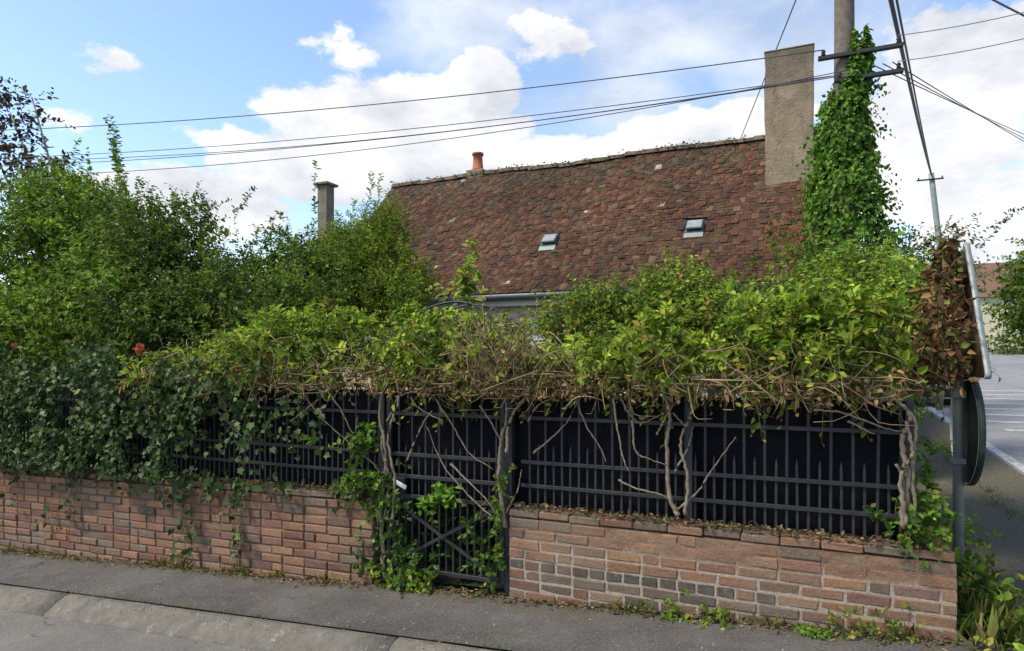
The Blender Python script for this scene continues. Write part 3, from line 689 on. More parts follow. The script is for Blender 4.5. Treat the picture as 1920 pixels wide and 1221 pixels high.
# ------------------------------------------------------------------ climbers on the railing
def top_z(X):                                            # height of the climber along the railing
    return np.interp(X, [-5.6, -4.6, -3.6, -2.9, -2.4, -1.8, -1.2, -.4, .2, .75], [1.62, 1.86, 1.98, 2.02, 1.9, 1.76, 1.8, 1.93, 1.98, 1.86])
def poly(pts, Y): return [P(a, b, Y) for a, b in pts]
def climber(label, x0, x1, trunks, branches, n, yel=1.0, dryn=150):
    xm = P(trunks[0][0][0], trunks[0][0][1], 4.0)[0]
    root = empty('climbing_vine', (xm, 4.02, float(gz(xm, 4.0))), label, 'vine', 'vines climbing over the railing')
    ne = max(3, int((x1 - x0) / .28)); ells = []
    for X in np.linspace(x0 + .12, x1 - .12, ne):
        tz = float(top_z(X)) + rng.normal(-.04, .09); zb = 1.40 + rng.normal(0, .06); ells.append(((X + rng.normal(0, .05), 4.22 + rng.normal(0, .09), (tz + zb) / 2), (.24 * rng.uniform(.8, 1.25), .36 * rng.uniform(.75, 1.15), (tz - zb) / 2)))
    n = int(n * 1.3); O, U = ell_points(ells, n, .3)
    D = norm(U * .7 + np.array([0, -.2, .4]) + rng.normal(size=(n, 3)) * .55); Ln = rng.uniform(.1, .3, n)
    p, d, nn, l, wd, idx, st = shoots(O, D, Ln, 9, .06, .45, .85, .5)
    sc_ = (rng.uniform(.6, 1.35, n))[idx]; l = l * sc_; wd = wd * sc_
    hz_ = np.clip((p[:, 2] - 1.42) / .5, 0, 1)
    C = palette(len(p), idx, G_YEL, [5, 4 * yel, 5, 1.4 * yel, 4, .5])
    brown = rng.random(len(p)) < np.clip(.45 - 1.6 * hz_, 0, .36)
    C[brown] = np.array((.24, .165, .075)) * rng.uniform(.5, 1.4, (brown.sum(), 1))
    leaves('foliage', p, d, nn, l, wd, C, M['leaf'], root)
    tw = tubes('twigs', st, np.linspace(.003, .0012, 5)[None] * np.ones((n, 1)), M['twig'], root, 3, np.array([(.2, .145, .08)]) * rng.uniform(.5, 1.4, (n, 1))); tw['kind'] = 'stuff'
    # dry hanging stems below the leaves
    m = int(dryn * .7); o = np.stack([rng.uniform(x0, x1 - .12, m), rng.uniform(3.84, 4.06, m), rng.uniform(1.34, 1.66, m)], 1)
    dv = norm(np.stack([rng.normal(0, 1, m), rng.normal(-.15, .35, m), rng.normal(-.1, .9, m)], 1)); L_ = rng.uniform(.1, .38, m)
    s = np.linspace(0, 1, 7)[None, :, None]; bend = rng.normal(0, .45, (m, 1, 3))
    pl = o[:, None] + dv[:, None] * L_[:, None, None] * s + bend * L_[:, None, None] * s * (1 - s) * 2 - np.array([0, 0, .12]) * s ** 2 * L_[:, None, None]
    pl[:, :, 0] = np.minimum(pl[:, :, 0], x1 + .06)
    pl[:, :, 2] = np.maximum(pl[:, :, 2], 1.26 + .25 * rng.random((m, 1)) * (rng.random((m, 1)) < .75))
    r_ = np.linspace(1, .45, 7)[None] * rng.uniform(.0015, .005, (m, 1)) 
    tw = tubes('dry_stems', pl, r_, M['twig'], root, 4, np.array([(.36, .27, .155)]) * rng.uniform(.45, 1.3, (m, 1)) * np.array([(1, .97, .92)])); tw['kind'] = 'stuff'
    # dry leaf rags
    m = int(dryn * 3.6); o = np.stack([rng.uniform(x0, x1, m), rng.uniform(3.84, 4.08, m), 1.36 + np.abs(rng.normal(0, .12, m))], 1)
    leaves('dry_leaves', o, rng.normal(size=(m, 3)) + [0, 0, -.8], rng.normal(size=(m, 3)) + [-FX, -FY, .3], rng.uniform(.02, .055, m), rng.uniform(.008, .022, m), np.array([(.24, .15, .075)]) * rng.uniform(.4, 1.5, (m, 1)), M['dry'], root)
    for k, pts in enumerate(trunks): tube('stem', poly(pts, 4.012 - .03 * (k % 2)), [.017, .012, .009][min(k, 2)], .007, M['bark'], root, 8, len(pts) * 8, .0032)
    for pts in branches: tube('branch', poly(pts, rng.uniform(3.97, 4.04)), .0075, .0025, M['bark'], root, 6, len(pts) * 6, .002)
    return root
climber('yellow green vine with grey twisted stem beside the gate and long wall', -5.4, -2.45,
        [[(722, 1088), (714, 960), (724, 860), (712, 770), (726, 700)], [(733, 1000), (740, 900), (728, 820), (748, 745), (735, 690)], [(716, 1000), (728, 900), (716, 830), (735, 770), (770, 705)]],
        [[(565, 735), (610, 790), (690, 862)], [(612, 730), (640, 770), (662, 812), (672, 780)], [(545, 790), (590, 755), (640, 700)], [(405, 768), (440, 805), (468, 828)], [(640, 700), (660, 660), (648, 625)],
         [(600, 745), (650, 705), (690, 690)], [(740, 745), (800, 725), (850, 700)], [(690, 740), (720, 690), (790, 640)], [(655, 835), (700, 870), (716, 900)], [(480, 760), (520, 720), (560, 690)]], 1150, 1.0, 200)
climber('pale vine with brown dry tangle and stem on the gate post of the short wall', -2.45, -1.25,
        [[(948, 990), (936, 900), (940, 830), (950, 765), (926, 690)], [(950, 850), (956, 790), (985, 745), (1040, 705)]],
        [[(940, 985), (880, 930), (830, 870), (800, 800)], [(945, 970), (970, 920), (978, 880)], [(815, 745), (850, 800), (880, 850), (925, 880)], [(760, 870), (790, 800), (810, 770)], [(900, 760), (925, 800), (940, 830)],
         [(990, 790), (1010, 760), (1060, 735)], [(845, 870), (880, 905), (915, 940), (935, 975)], [(880, 700), (890, 680), (905, 650)], [(1000, 850), (1030, 825), (1060, 795), (1090, 745)], [(770, 745), (785, 765), (830, 790)]], 560, 1.25, 240)
ds = empty('dry_spray', P(940, 742, 4.0), 'upright spray of straw coloured dead shoots above the gate post', 'dead shoots')
m = 260; o = np.stack([rng.normal(-1.9, .13, m), rng.uniform(3.82, 4.05, m), rng.uniform(1.36, 1.6, m)], 1); dv = norm(np.stack([rng.normal(0, .55, m), rng.normal(-.1, .25, m), np.abs(rng.normal(.9, .4, m))], 1)); s = np.linspace(0, 1, 6)[None, :, None]; L_ = rng.uniform(.12, .42, m)[:, None, None]
pl = o[:, None] + dv[:, None] * L_ * s + rng.normal(0, .3, (m, 1, 3)) * L_ * s * (1 - s)
tw = tubes('dead_shoots', pl, np.linspace(1, .4, 6)[None] * rng.uniform(.0012, .0035, (m, 1)), M['twig'], ds, 3, np.array([(.36, .27, .15)]) * rng.uniform(.5, 1.3, (m, 1))); tw['kind'] = 'stuff'
pp_ = pl[:, 2:].reshape(-1, 3); k = len(pp_); leaves('dead_leaves', pp_, rng.normal(size=(k, 3)) + [0, 0, .3], rng.normal(size=(k, 3)) + [-FX, -FY, .3], rng.uniform(.02, .05, k), rng.uniform(.008, .02, k), np.array([(.3, .22, .1), (.24, .25, .07), (.2, .13, .07)])[rng.integers(3, size=k)] * rng.uniform(.6, 1.3, (k, 1)), M['dry'], ds)
climber('leafy vine on a forked bare stem midway along the short wall railing', -1.25, -.15,
        [[(1272, 968), (1254, 925), (1251, 830), (1256, 775), (1240, 715)], [(1285, 965), (1290, 900), (1276, 830), (1300, 770)]],
        [[(1270, 955), (1310, 920), (1335, 880), (1380, 820)], [(1180, 760), (1190, 790), (1215, 790), (1250, 770)], [(1232, 815), (1250, 780), (1275, 740)], [(1262, 775), (1285, 800)], [(1078, 745), (1100, 800), (1120, 830), (1138, 868)],
         [(1150, 748), (1162, 830), (1172, 870), (1180, 885)], [(1185, 790), (1192, 845), (1215, 860), (1250, 872)], [(1160, 900), (1190, 915), (1245, 930), (1266, 955)], [(1165, 745), (1178, 775), (1195, 790)], [(1300, 750), (1340, 720), (1390, 690)], [(1265, 885), (1290, 840), (1300, 800)]], 520, 1.0, 110)
climber('leafy vine with long bare slanting stem on the railing end near the sign', -.15, .5,
        [[(1692, 990), (1702, 905), (1692, 830), (1706, 780), (1672, 745), (1600, 712)], [(1700, 985), (1688, 900), (1710, 850), (1700, 790)], [(1716, 975), (1712, 880), (1718, 800), (1705, 770)]],
        [[(1525, 768), (1580, 775), (1650, 800), (1690, 810)], [(1590, 790), (1640, 815)], [(1560, 725), (1590, 710), (1620, 715)], [(1440, 745), (1500, 720), (1560, 705)], [(1680, 870), (1695, 900), (1690, 940)], [(1620, 745), (1680, 750), (1712, 740)]], 470, .8, 80)

# ------------------------------------------------------------------ ivy over the long wall
def ivy_sheet(name, label, pts, nrm, size, pal, wts, base, parent=None, strands=None, thick=.05):
    root = empty(name, base, label, 'ivy')
    n = len(pts); C = palette(n, np.arange(n), pal, wts, .25, .1)
    D = norm(rng.normal(size=(n, 3)) * [1, .5, .7] + [0, -.1, -.75]); N = norm(nrm + rng.normal(size=(n, 3)) * .5)
    leaves('foliage', pts, D, N, size * (sz := rng.uniform(.45, 1.4, n)), size * sz * rng.uniform(.8, 1.1, n), C, M['ivy'], root, LT_IVY)
    if strands is not None:
        for s in strands: tube('runner', s, .006, .003, M['bark'], root, 5, 14, .002)
    return root
n = 21000; X = -9.2 + 6.2 * rng.random(n) ** 1.25; Z = rng.uniform(.58, 1.78, n)
hump = .16 * (np.sin(X * 2.1) * np.sin(Z * 4 + X) + .6 * np.sin(5 * X + 3 * Z))
Yv = 3.98 - .20 * rng.random(n) ** .7 - .10 * np.clip(hump, -.2, 1)
dens = np.where(X < -4.9, 1, np.clip(1 - (X + 4.9) / 1.9, .0, 1) * np.clip(1.15 - 1.1 * np.abs(Z - 1.28) / .5, .12, 1)) * np.clip((1.74 + .1 * np.sin(4 * X) + .06 * np.sin(11 * X) - Z) / .32, 0, 1)
hole = (np.sin(X * 7.3 + 2 * Z) + np.sin(X * 3.1 - 9 * Z) + np.sin(13 * X + 1.3)) > np.where(X < -6.9, 1.35, .95)
keep = (rng.random(n) < dens) & ~hole; pts1 = np.stack([X, Yv, Z], 1)[keep]
fr = []                                                  # fringe along the foot of the railing and strands down the bricks
for px, y0, y1, k in ((130, 890, 990, 30), (345, 885, 1050, 70), (445, 895, 1040, 60), (20, 880, 950, 16), (230, 890, 930, 16), (300, 890, 940, 20), (640, 900, 980, 30), (672, 1000, 1080, 22), (90, 940, 1000, 14), (400, 890, 940, 24)):
    for i in range(k):
        q = P(px + rng.normal(0, 12), y0 + (y1 - y0) * rng.random() ** 1.2, 3.96 - .03 * rng.random()); fr.append(q)
m = 520; X = rng.uniform(-9.2, -3.6, m); fr2 = np.stack([X, rng.uniform(3.9, 4.08, m), .60 + .022 * (X + 2.9) + rng.normal(0, .045, m)], 1)
pts1 = np.concatenate([pts1, np.array(fr), fr2])
ivy_sheet('ivy', 'dark glossy ivy mass smothering the long wall railing and trailing down its bricks', pts1, np.array([0.1, -.9, .5]), .046,
          [(.02, .042, .014), (.034, .062, .02), (.05, .085, .026), (.085, .125, .036), (.13, .12, .05)], [4, 5, 3, 1, .3], (-6.9, 4.0, float(gz(-6.9, 4))), None,
          [[P(346, 890, 3.975), P(340, 950, 3.975), P(350, 1050, 3.975)], [P(445, 895, 3.975), P(452, 960, 3.975), P(444, 1060, 3.975)], [P(135, 880, 3.975), P(130, 1000, 3.975)]])
# vine leaves wrapped round the gate and its left post
def clump(name, label, spots, n, size, pal, wts, base, cat='plant', tm=LT_OVAL, ln=(.06, .2), up=.5, mat='leaf', ratio=.62):
    root = empty(name, base, label, cat)
    O = []; 
    for (c, r, k) in spots: O.append(np.array(c) + rng.normal(size=(int(n * k), 3)) * np.array(r))
    O = np.concatenate(O); D = norm(rng.normal(size=O.shape) * .6 + [0, -.3, up])
    p, d, nn, l, wd, idx, st = shoots(O, D, rng.uniform(ln[0], ln[1], len(O)), 6, size, .5, .9, ratio)
    gzz = gz(p[:, 0], p[:, 1]); p[:, 2] = np.maximum(p[:, 2], gzz + .012)
    leaves('foliage', p, d, nn, l, wd, palette(len(p), idx, pal, wts), M[mat], root, tm)
    st[..., 2] = np.maximum(st[..., 2], gz(st[..., 0], st[..., 1]) + .004)
    tw = tubes('stems', st, np.full((len(st), 5), .0022), M['twig'], root, 3, np.array([(.09, .11, .04)]) * rng.uniform(.6, 1.3, (len(st), 1))); tw['kind'] = 'stuff'
    return root
def g3(px, py, Y, lift=0): q = P(px, py, Y); q[2] = max(q[2], float(gz(q[0], q[1])) + lift); return q
clump('ivy', 'green ivy climbing the left side of the gate bars', [(P(745, 1000, 4.02), (.05, .03, .17), 1), (P(770, 1060, 4.02), (.09, .03, .07), .9), (P(800, 1040, 4.2), (.1, .08, .12), .7), (P(730, 930, 4.0), (.03, .02, .1), .4)], 34, .05,
      [(.035, .075, .02), (.055, .11, .025), (.09, .15, .03)], [4, 4, 2], (-2.7, 4.02, float(gz(-2.7, 4.02))), 'ivy', LT_IVY, mat='ivy')
clump('garden_plant', 'dark leafy undergrowth just inside the gate', [(P(800, 1010, 4.45), (.16, .1, .16), 1), (P(900, 1010, 4.45), (.14, .1, .18), 1), (P(850, 960, 4.5), (.25, .1, .14), 1.2), (P(850, 1060, 4.35), (.25, .06, .06), .6)], 130, .075, [(.03, .06, .02), (.045, .085, .025), (.02, .04, .015)], [3, 3, 3], (-2.3, 4.45, float(gz(-2.3, 4.45))), 'plant')
clump('vine_sprig', 'bright green leafy sprig hanging on the middle gate bars', [(P(825, 932, 4.0), (.05, .02, .03), 1), (P(805, 950, 4.0), (.02, .02, .03), .4)], 16, .06, [(.10, .2, .03), (.13, .24, .035)], [1, 1], P(815, 950, 4.03), 'plant')
clump('ivy', 'light green ivy up the gate post beside the short wall', [(P(935, 1020, 4.0), (.025, .02, .15), 1), (P(915, 1070, 4.0), (.04, .03, .05), .6), (P(890, 1000, 4.0), (.04, .02, .05), .4), (P(935, 900, 3.99), (.03, .02, .12), .5)], 18, .05,
      [(.08, .15, .03), (.13, .2, .04), (.05, .09, .02)], [4, 3, 2], (-1.9, 4.0, float(gz(-1.9, 4))), 'ivy', LT_IVY)
clump('vine_sprig', 'green leaves bunched on the wall end left of the gate', [(P(685, 840, 4.0), (.05, .03, .09), 1), (P(695, 920, 3.98), (.05, .03, .07), 1), (P(660, 905, 4.0), (.08, .03, .02), .5), (P(590, 830, 4.0), (.02, .02, .03), .1)], 32, .055,
      [(.07, .14, .025), (.11, .2, .03), (.15, .22, .04), (.04, .07, .02)], [4, 4, 2, 2], P(690, 925, 4.03), 'plant', LT_IVY)
WEEDP = [(.14, .22, .035), (.2, .27, .045), (.1, .16, .03), (.23, .2, .07)]
clump('weed_tuft', 'low bright green weeds at the foot of the gate', [(g3(765, 1088, 3.99), (.1, .03, .03), 1), (g3(700, 1075, 3.97), (.04, .02, .04), .2)], 50, .05, WEEDP, [3, 3, 2, 1], g3(765, 1092, 3.99), 'weed', ln=(.05, .14))
clump('weed_tuft', 'broad green weed growing under the dark header bricks', [(g3(1310, 1155, 3.93), (.1, .02, .04), 1), (g3(1260, 1150, 3.93), (.05, .02, .03), .4)], 20, .038, WEEDP, [3, 2, 3, 1.5], g3(1310, 1165, 3.94), 'weed', ln=(.05, .16))
clump('weed_tuft', 'small bright weed in the pavement close to the short wall', [(g3(1530, 1192, 3.88), (.06, .03, .015), 1)], 22, .035, [(.13, .22, .03), (.1, .18, .03)], [1, 1], g3(1530, 1195, 3.88), 'weed', ln=(.04, .1))
clump('weed_tuft', 'half dry weeds at the wall foot toward the sign corner', [(g3(1650, 1180, 3.93), (.07, .02, .04), 1), (g3(1590, 1170, 3.93), (.05, .02, .03), .6)], 18, .035, WEEDP, [2, 1, 3, 3], g3(1640, 1190, 3.93), 'weed', ln=(.05, .15))
clump('corner_plant', 'light green leafy plant on the wall end under the railing corner', [(P(1735, 955, 4.1), (.04, .05, .1), 1), (P(1725, 990, 4.1), (.05, .05, .04), .8), (P(1690, 985, 4.02), (.06, .02, .03), .4), (P(1740, 880, 4.15), (.025, .03, .07), .4)], 30, .05, [(.09, .17, .03), (.14, .23, .04), (.05, .1, .025), (.18, .13, .05)], [4, 3, 3, 1], P(1725, 1000, 4.12), 'plant')
# wall top dry moss and scraps
for (x0, x1, zf, lab) in ((-9.4, -2.95, lambda X: .612 + .022 * (X + 2.9), 'brown moss and leaf scraps lying along the top of the long wall'), (-1.77, .7, lambda X: .612 + 0 * X, 'brown moss and leaf scraps lying along the top of the short wall')):
    m = int(330 * (x1 - x0)); X = rng.uniform(x0, x1, m); pp_ = np.stack([X, 4.0 + .1 * rng.random(m) ** 1.6 - .004, zf(X) + .004 + .014 * rng.random(m)], 1)
    o = leaves('leaf_litter', pp_, rng.normal(size=(m, 3)) * [1, 1, .4], rng.normal(size=(m, 3)) * .5 + [0, 0, 1], rng.uniform(.012, .04, m), rng.uniform(.008, .022, m),
               np.array([(.17, .105, .055), (.12, .085, .05), (.11, .115, .04), (.22, .16, .1)])[rng.integers(4, size=m)] * rng.uniform(.5, 1.3, (m, 1)), M['dry'], None)
    tag(o, lab, 'leaf litter')
def litter(label, x0, x1, y0, spread, n, cols):
    X = rng.uniform(x0, x1, n); Y = y0 - np.abs(rng.normal(0, spread, n)); pp_ = np.stack([X, Y, gz(X, Y) + .006 + .01 * rng.random(n)], 1)
    o = leaves('leaf_litter', pp_, rng.normal(size=(n, 3)) * [1, 1, .25], rng.normal(size=(n, 3)) * .35 + [0, 0, 1], rng.uniform(.012, .045, n), rng.uniform(.008, .024, n), np.array(cols)[rng.integers(len(cols), size=n)] * rng.uniform(.5, 1.3, (n, 1)), M['dry'], None)
    tag(o, label, 'leaf litter')
LC = [(.2, .12, .06), (.14, .09, .05), (.1, .085, .05), (.24, .17, .09), (.08, .09, .03)]
litter('dead leaves drifted along the foot of the long wall', -9.4, -2.95, 3.985, .06, 1500, LC)
litter('dead leaves drifted along the foot of the short wall', -1.8, .74, 3.985, .05, 620, LC)
litter('dead leaves and stalks under the garden gate', -2.86, -1.82, 4.06, .07, 420, LC)
# small grass tufts
def grass(label, spots, n, h, cols, wts, cat='grass'):
    o_ = []; 
    for (x, y, rx, ry) in spots: o_.append(np.stack([x + rng.normal(0, rx, n), y + rng.normal(0, ry, n), np.zeros(n)], 1))
    p = np.concatenate(o_); p[:, 2] = gz(p[:, 0], p[:, 1]) - .005; m = len(p)
    L_ = h * rng.uniform(.4, 1.2, m)
    cc = np.array(cols)[rng.choice(len(cols), m, p=np.array(wts) / sum(wts))] * rng.uniform(.7, 1.3, (m, 1))
    o = leaves('grass', p, rng.normal(size=(m, 3)) * [.45, .45, .1] + [0, 0, 1], rng.normal(size=(m, 3)), L_, np.clip(L_ * .07, .004, .012), cc, M['leaf'], None, LT_BLADE)
    return tag(o, label, cat)
GC = [(.14, .19, .035), (.19, .22, .06), (.26, .2, .09), (.1, .15, .03)]
q = [tuple(g3(a, b, 3.95)[:2]) + (.05, .012) for a, b in ((20, 1015), (60, 1020), (300, 1050), (330, 1052), (345, 1055), (440, 1058), (455, 1060), (520, 1065), (610, 1080), (1170, 1150), (1200, 1155), (1350, 1160), (1450, 1175), (1700, 1195))]
grass('sparse dry grass tufts rooted where both brick walls meet the pavement', q, 30, .085, GC, [3, 2, 4, 2])
q = [(x, KB + .006, .05, .006) for x in np.arange(-5.2, 1.2, .33)]
grass('thin mossy grass line in the joint behind the kerb', q, 9, .035, GC, [2, 1, 2, 4])
n_ = 26; q = [(.82 + .12 * random.random(), 4.1 + 6 * k / n_,    .06, .12) for k in range(n_)]
grass('rough verge grass along the side wall round the corner', q, 150, .2, GC, [4, 2, 1.5, 3])
q = [(1.75 + rng.normal(0, .06), 7.2 + .5 * k, .05, .2) for k in range(14)]
grass('mossy grass strip growing along the far edge of the side pavement', q, 80, .05, GC, [2, 2, 2, 3])
clump('weed_tuft', 'leafy weeds in the verge beside the end of the short wall', [((.95, 4.45, .26), (.08, .2, .09), 1), ((.95, 5.3, .28), (.1, .4, .12), 1.2), ((1.0, 4.0, .2), (.08, .1, .04), .5)], 80, .05, WEEDP, [3, 2, 4, 2], (.95, 4.6, float(gz(.95, 4.6))), 'weed', ln=(.06, .2))

# ------------------------------------------------------------------ shrubs and trees of the garden
ex = long_shoots([(P(235, 400, 6.2), P(203, 215, 6.2)), (P(238, 390, 6.2), P(214, 250, 6.2)), (P(330, 420, 6.3), P(325, 365, 6.3)), (P(120, 350, 6.4), P(150, 260, 6.6)), (P(180, 380, 6.2), P(170, 300, 6.4)), (P(260, 400, 6.3), P(262, 330, 6.3))] + [(P(a, 430, 6.3), P(a + c, b, 6.4)) for a, b, c in ((20, 330, 10), (60, 340, -14), (95, 310, 12), (150, 330, 8), (185, 350, -12), (285, 375, 14), (345, 395, 10))] + [(P(236 + 3 * k, 400, 6.2), P(203 + 6 * k, 220 + 12 * k, 6.2)) for k in range(4)])
shrub('garden_shrub', 'big dense green shrub with one tall wand shooting above it, over the ivy', 'shrub',
      [E_(50, 500, 5.7, .95, .7, 1.05), E_(150, 450, 6.0, .8, .7, .75), E_(190, 590, 5.2, .75, .55, .75), E_(40, 640, 5.0, .75, .5, .6), E_(110, 380, 6.2, .6, .5, .4), E_(240, 450, 6.2, .45, .45, .5), E_(100, 620, 5.6, 1.2, .5, .8)], 3900, 10, .084,
      G_MID + [(.13, .19, .035)], [4, 4, 3, 3, 1], (-8.2, 5.6), droop=.2, extra=ex, inner=.2)
shrub('garden_shrub', 'dark leaved shrub with dense small leaves right of the tall wand shrub', 'shrub',
      [E_(315, 560, 5.9, .7, .6, .9), E_(345, 470, 6.3, .35, .4, .65), E_(270, 500, 5.8, .5, .5, .8), E_(400, 600, 5.6, .6, .5, .5), E_(240, 640, 5.0, .55, .4, .45), E_(320, 640, 5.4, .9, .4, .6)], 2600, 10, .074, G_DRK + [(.06, .11, .025)], [3, 4, 4, 1.5, 2], (-6.3, 5.8), droop=.2, inner=.2)
shrub('plum_tree', 'sparse dark purple leaved tree behind the left shrubs', 'tree',
      [E_(20, 250, 8.6, .75, .7, .8), E_(-60, 220, 8.8, 1.0, .8, 1.2), E_(70, 320, 8.4, .8, .6, .5), E_(60, 200, 8.6, .35, .35, .35)], 230, 7, .14, [(.03, .02, .024), (.045, .03, .032), (.03, .035, .03), (.06, .05, .045)], [4, 3, 2, 1], (-11.8, 8.8), ln=(.25, .6), droop=.1, trunk=.06, ratio=.62, inner=.3)
ex = long_shoots([(P(445, 560, 7.2), P(440, 390, 7.2)), (P(440, 400, 7.2), P(478, 355, 7.2)), (P(445, 450, 7.2), P(395, 420, 7.2)), (P(560, 470, 7.6), P(515, 385, 7.6)), (P(575, 480, 7.6), P(590, 385, 7.6)), (P(590, 400, 7.6), P(597, 305, 7.6)), (P(470, 480, 7.2), P(485, 430, 7.2)), (P(415, 560, 7.0), P(375, 440, 7.0))])
shrub('garden_shrub', 'open airy shrub with arching wands left of the slim chimney shaft', 'shrub',
      [E_(470, 560, 7.2, .7, .6, .55), E_(540, 500, 7.6, .5, .5, .5), E_(420, 600, 6.8, .6, .5, .45), E_(590, 540, 7.4, .5, .5, .5), E_(560, 580, 6.6, .6, .5, .35)], 1900, 9, .078, G_MID + G_DRK[:2] + [(.13, .12, .05)], [4, 3, 2, 3, 2, 2, .6], (-6.6, 7.3), droop=.3, extra=ex, inner=.2)
ex = long_shoots([(P(690, 400, 8.4), P(697, 322, 8.4)), (P(705, 400, 8.4), P(712, 328, 8.4)), (P(660, 430, 8.4), P(662, 378, 8.4)), (P(640, 450, 8.4), P(633, 400, 8.4))])
shrub('broom_shrub', 'feathery upright green broom leaning against the cottage roof', 'shrub',
      [E_(690, 500, 8.4, .62, .5, .55), E_(640, 525, 8.2, .55, .5, .42), E_(728, 445, 8.9, .24, .3, .4), E_(680, 460, 8.7, .3, .3, .3), E_(635, 480, 8.5, .3, .3, .26), E_(755, 545, 8.4, .42, .4, .36), E_(690, 575, 8.0, .85, .5, .33), E_(600, 560, 7.9, .5, .4, .35)], 2600, 11, .085,
      [(.15, .215, .035), (.19, .255, .045), (.11, .165, .028), (.23, .28, .055)], [4, 4, 3, 2], (-5.1, 8.4), ln=(.18, .5), droop=.06, splay=.75, ratio=.26, upb=1.0, extra=ex)
ex = long_shoots([(P(872, 590, 5.6), P(868, 520, 5.6)), (P(868, 530, 5.6), P(892, 455, 5.6)), (P(870, 540, 5.6), P(895, 520, 5.6)), (P(862, 560, 5.6), P(858, 505, 5.6)), (P(872, 590, 5.6), P(872, 500, 5.6)), (P(870, 530, 5.6), P(886, 462, 5.6))])
shrub('sapling', 'single pale yellow green sapling standing in front of the gutter', 'sapling', [E_(872, 590, 5.6, .1, .1, .12)], 14, 9, .085, [(.26, .31, .08), (.32, .36, .11), (.18, .24, .06)], [3, 2, 2], tuple(P(872, 600, 5.6)[:2]), extra=ex, trunk=.012)
shrub('garden_shrub', 'rounded shrub with orange tinged leaves under the cottage gutter', 'shrub',
      [E_(1185, 615, 6.3, .68, .5, .3), E_(1270, 575, 6.5, .38, .5, .28), E_(1100, 625, 6.2, .42, .4, .26), E_(1300, 610, 6.2, .42, .5, .26)], 1500, 9, .066, [(.1, .165, .024), (.15, .225, .03), (.21, .28, .04), (.28, .2, .05), (.05, .085, .018)], [4, 4, 3, 1.2, 2], (-.7, 6.7))
ex = long_shoots([(P(1450, 520, 6.6), P(1440, 425, 6.8)), (P(1465, 500, 6.6), P(1480, 440, 6.8)), (P(1405, 560, 6.5), P(1420, 480, 6.5)), (P(1640, 480, 6.5), P(1690, 430, 6.8))])
shrub('garden_shrub', 'broad bright green shrub around the foot of the ivy pole', 'shrub',
      [E_(1480, 615, 6.4, .4, .5, .22), E_(1570, 565, 6.6, .45, .5, .34), E_(1640, 580, 6.2, .45, .5, .33), E_(1695, 610, 5.6, .3, .4, .33), E_(1440, 635, 5.9, .45, .45, .2), E_(1600, 625, 5.5, .55, .4, .26), E_(1520, 625, 5.6, .45, .4, .22)], 2000, 9, .07, [(.11, .18, .026), (.155, .23, .034), (.22, .29, .05), (.06, .1, .02), (.28, .3, .07)], [4, 4, 3, 2, 1], (.35, 6.4), extra=ex)
ex = long_shoots([(P(1480, 460, 8.6), P(1455, 400, 8.9)), (P(1480, 450, 8.6), P(1490, 400, 8.9)), (P(1470, 450, 8.6), P(1440, 410, 8.9))])
shrub('red_leaved_creeper', 'small red leaved creeper against the roof below the chimney', 'creeper', [E_(1468, 425, 8.9, .18, .1, .14), E_(1470, 480, 8.7, .2, .15, .2)], 36, 8, .055, [(.22, .05, .035), (.26, .08, .05), (.16, .1, .05), (.1, .15, .035)], [3, 2, 1, 2], tuple(P(1475, 500, 8.7)[:2]), extra=ex, trunk=.012)
# ivy on the utility pole
n = 19000; Zp = .3 + 5.3 * rng.random(n) ** .93
rad = np.interp(Zp, [.3, 2.3, 2.95, 3.4, 4.2, 4.7, 5.0, 5.3, 5.6], [.78, .72, .58, .46, .35, .25, .2, .15, .1]) * (.93 + .06 * np.sin(Zp * 7.3) + .07 * np.sin(Zp * 19 + 1)) * (1 + .0 * Zp)
th = rng.uniform(0, 2 * np.pi, n); rr2 = rad * rng.uniform(.6, 1.06, n)
pc = np.stack([UX0 + .15 * np.clip((Zp - 4.7) / .5, 0, 1) + np.cos(th) * rr2, 9.1 + np.sin(th) * rr2, Zp + .12 * np.sin(th * 3 + Zp * 5)], 1)
ir = empty('ivy', (UX0 + .25, 8.95, float(gz(UX0, 9))), 'tall column of green ivy climbing the utility pole', 'ivy')
on = np.stack([np.cos(th), np.sin(th), np.zeros(n)], 1)
leaves('foliage', pc, on * .45 + rng.normal(size=(n, 3)) * .45 + [0, 0, -.9], on + rng.normal(size=(n, 3)) * .35 + [0, 0, .7], .065 * rng.uniform(.5, 1.4, n), .047 * rng.uniform(.7, 1.2, n), palette(n, np.arange(n), [(.085, .17, .035), (.11, .205, .042), (.145, .24, .05), (.055, .11, .026)], [4, 4, 2, 2]), M['leaf'], ir)
m = 520; zz = rng.uniform(.6, 5.0, m); t2 = rng.uniform(0, 2 * np.pi, m); r2 = np.interp(zz, [.3, 2.3, 2.95, 3.4, 4.2, 4.7, 5.0, 5.6], [.75, .68, .54, .42, .32, .22, .17, .08])
Op = np.stack([UX0 + .15 * np.clip((zz - 4.7) / .5, 0, 1) + np.cos(t2) * r2 * .9, 9.1 + np.sin(t2) * r2 * .9, zz], 1); Dp = np.stack([np.cos(t2), np.sin(t2), rng.normal(-.1, .3, m)], 1)
p, d, nn, l, wd, idx, st = shoots(Op, Dp, rng.uniform(.1, .34, m), 6, .075, .7, .9, .7)
leaves('side_shoots', p, d, nn, l, wd, palette(len(p), idx, [(.085, .17, .035), (.12, .22, .045), (.055, .11, .025)], [4, 3, 2]), M['leaf'], ir)
for k in range(4):
    a0 = k * 1.6; tube('ivy_stem', [(UX0 + .15 * math.cos(a0 + z * .7), 9.1 + .15 * math.sin(a0 + z * .7), z) for z in np.linspace(.1, 5.0, 8)], .02, .008, M['bark'], ir, 6, 30)
